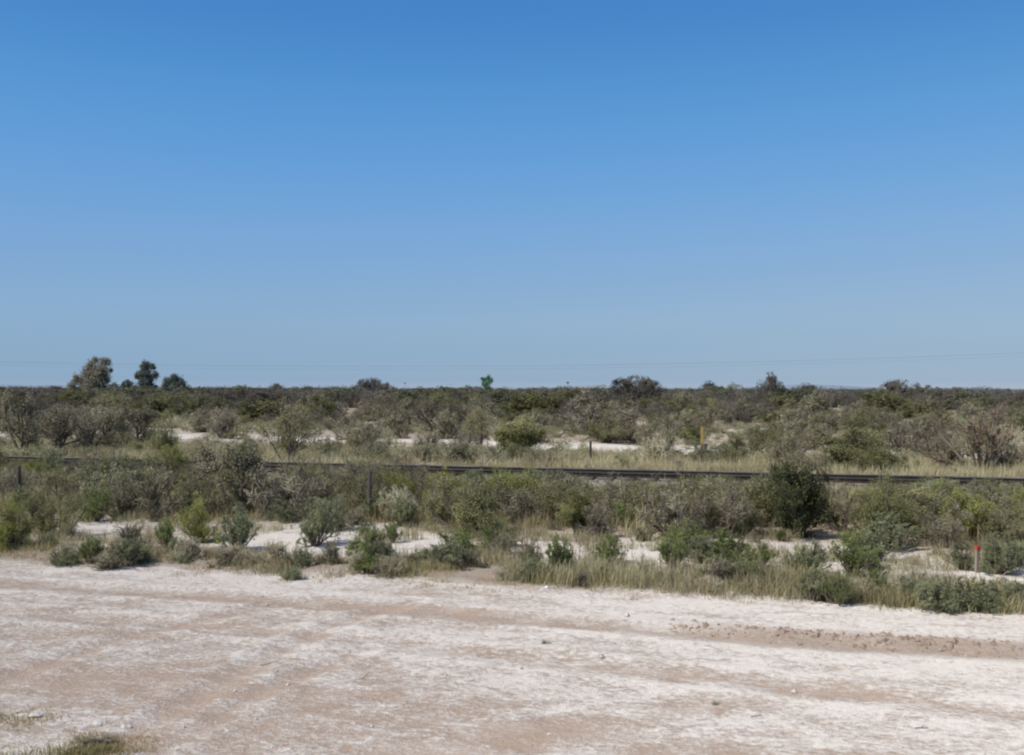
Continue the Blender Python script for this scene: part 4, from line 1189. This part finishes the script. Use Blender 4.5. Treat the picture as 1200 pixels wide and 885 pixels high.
# ------------------------------------------------------------------ light and sky
SUN_EL, SUN_DIR = math.radians(46), Vector((-.80, -.55, 0)).normalized()
sun_vec = Vector((SUN_DIR.x * math.cos(SUN_EL), SUN_DIR.y * math.cos(SUN_EL), math.sin(SUN_EL)))
sd = bpy.data.lights.new('sun', 'SUN'); sd.energy = 3.9; sd.angle = math.radians(.55); sd.color = (1, .94, .83)
so = bpy.data.objects.new('sun', sd); C.objects.link(so)
so.rotation_euler = sun_vec.to_track_quat('Z', 'Y').to_euler()
w = bpy.data.worlds.new('World'); sc.world = w; w.use_nodes = True
nt = w.node_tree; nt.nodes.clear()
sky = nt.nodes.new('ShaderNodeTexSky'); sky.sky_type = 'NISHITA'; sky.sun_disc = False
sky.sun_elevation = SUN_EL
sky.sun_rotation = math.atan2(SUN_DIR.x, SUN_DIR.y)
sky.altitude = 1100; sky.air_density = .9; sky.dust_density = .5; sky.ozone_density = 3.0
sky.air_density = .5; sky.dust_density = 0.0; sky.ozone_density = 10.0
def sky_nodes():
    L = nt.links
    k = nt.nodes.new('ShaderNodeVectorMath'); k.operation = 'SCALE'; k.inputs['Scale'].default_value = .1
    L.new(sky.outputs[0], k.inputs[0])
    sp = nt.nodes.new('ShaderNodeSeparateColor'); L.new(k.outputs[0], sp.inputs[0])
    cb = nt.nodes.new('ShaderNodeCombineColor')
    # response curve of the camera, channel by channel: out = a * in ** g
    for c, (a, g) in enumerate(((.69, .83), (.549, .426), (.647, .116))):
        L.new(math_n(nt, 'MULTIPLY', math_n(nt, 'POWER', sp.outputs[c], g), a), cb.inputs[c])
    up = nt.nodes.new('ShaderNodeHueSaturation'); up.inputs['Saturation'].default_value = .38; up.inputs['Value'].default_value = 2.3  # unseen sky above the frame, desaturated and brightened to shape the ambient light
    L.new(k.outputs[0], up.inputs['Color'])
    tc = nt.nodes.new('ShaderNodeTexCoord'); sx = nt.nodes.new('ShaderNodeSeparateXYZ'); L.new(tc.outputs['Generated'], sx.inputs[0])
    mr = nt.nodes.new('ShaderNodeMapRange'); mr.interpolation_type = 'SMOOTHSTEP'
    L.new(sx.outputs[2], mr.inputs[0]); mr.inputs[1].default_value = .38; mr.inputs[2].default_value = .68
    # haze towards the horizon: gain per channel by elevation
    rp = nt.nodes.new('ShaderNodeValToRGB'); rp.color_ramp.interpolation = 'CARDINAL'; L.new(math_n(nt, 'DIVIDE', sx.outputs[2], .36), rp.inputs[0])
    els = rp.color_ramp.elements
    lin = lambda c: (c / 255 / 12.92) if c < 10.3 else ((c / 255 + .055) / 1.055) ** 2.4
    rows = ((440, (149, 174, 197), (141, 175, 208)), (383, (146, 177, 205), (110, 160, 206)), (303, (130, 171, 212), (88, 146, 202)),
            (205, (105, 160, 215), (73, 134, 199)), (103, (85, 146, 208), (65, 126, 196)), (3, (70, 130, 199), (59, 121, 195)))
    for i, (py, want, got) in enumerate(rows):
        pos = math.sin(math.atan((456.5 - py) / F)) / .36
        if i == 0: e = els[0]; e.position = pos
        elif i == len(rows) - 1: e = els[len(els) - 1]; e.position = 1.0
        else: e = els.new(pos)
        e.color = (*[lin(a) / lin(b) / 2.5 for a, b in zip(want, got)], 1)
    k2 = nt.nodes.new('ShaderNodeVectorMath'); k2.operation = 'SCALE'; k2.inputs['Scale'].default_value = 2.5
    L.new(rp.outputs[0], k2.inputs[0])
    low = mixc(nt, 1.0, cb.outputs[0], k2.outputs[0], 'MULTIPLY')
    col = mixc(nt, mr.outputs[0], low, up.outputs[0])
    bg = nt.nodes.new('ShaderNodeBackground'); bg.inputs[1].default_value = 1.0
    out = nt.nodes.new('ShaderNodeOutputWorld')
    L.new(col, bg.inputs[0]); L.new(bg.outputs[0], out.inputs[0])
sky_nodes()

# ------------------------------------------------------------------ render settings
sc.render.engine = 'CYCLES'
sc.view_settings.view_transform = 'Standard'; sc.view_settings.look = 'None'; sc.view_settings.exposure = 0
sc.cycles.pixel_filter_type = 'BLACKMAN_HARRIS'; sc.cycles.filter_width = 2.2
sc.cycles.max_bounces = 5; sc.cycles.diffuse_bounces = 3; sc.cycles.transmission_bounces = 3
sc.cycles.use_denoising = True
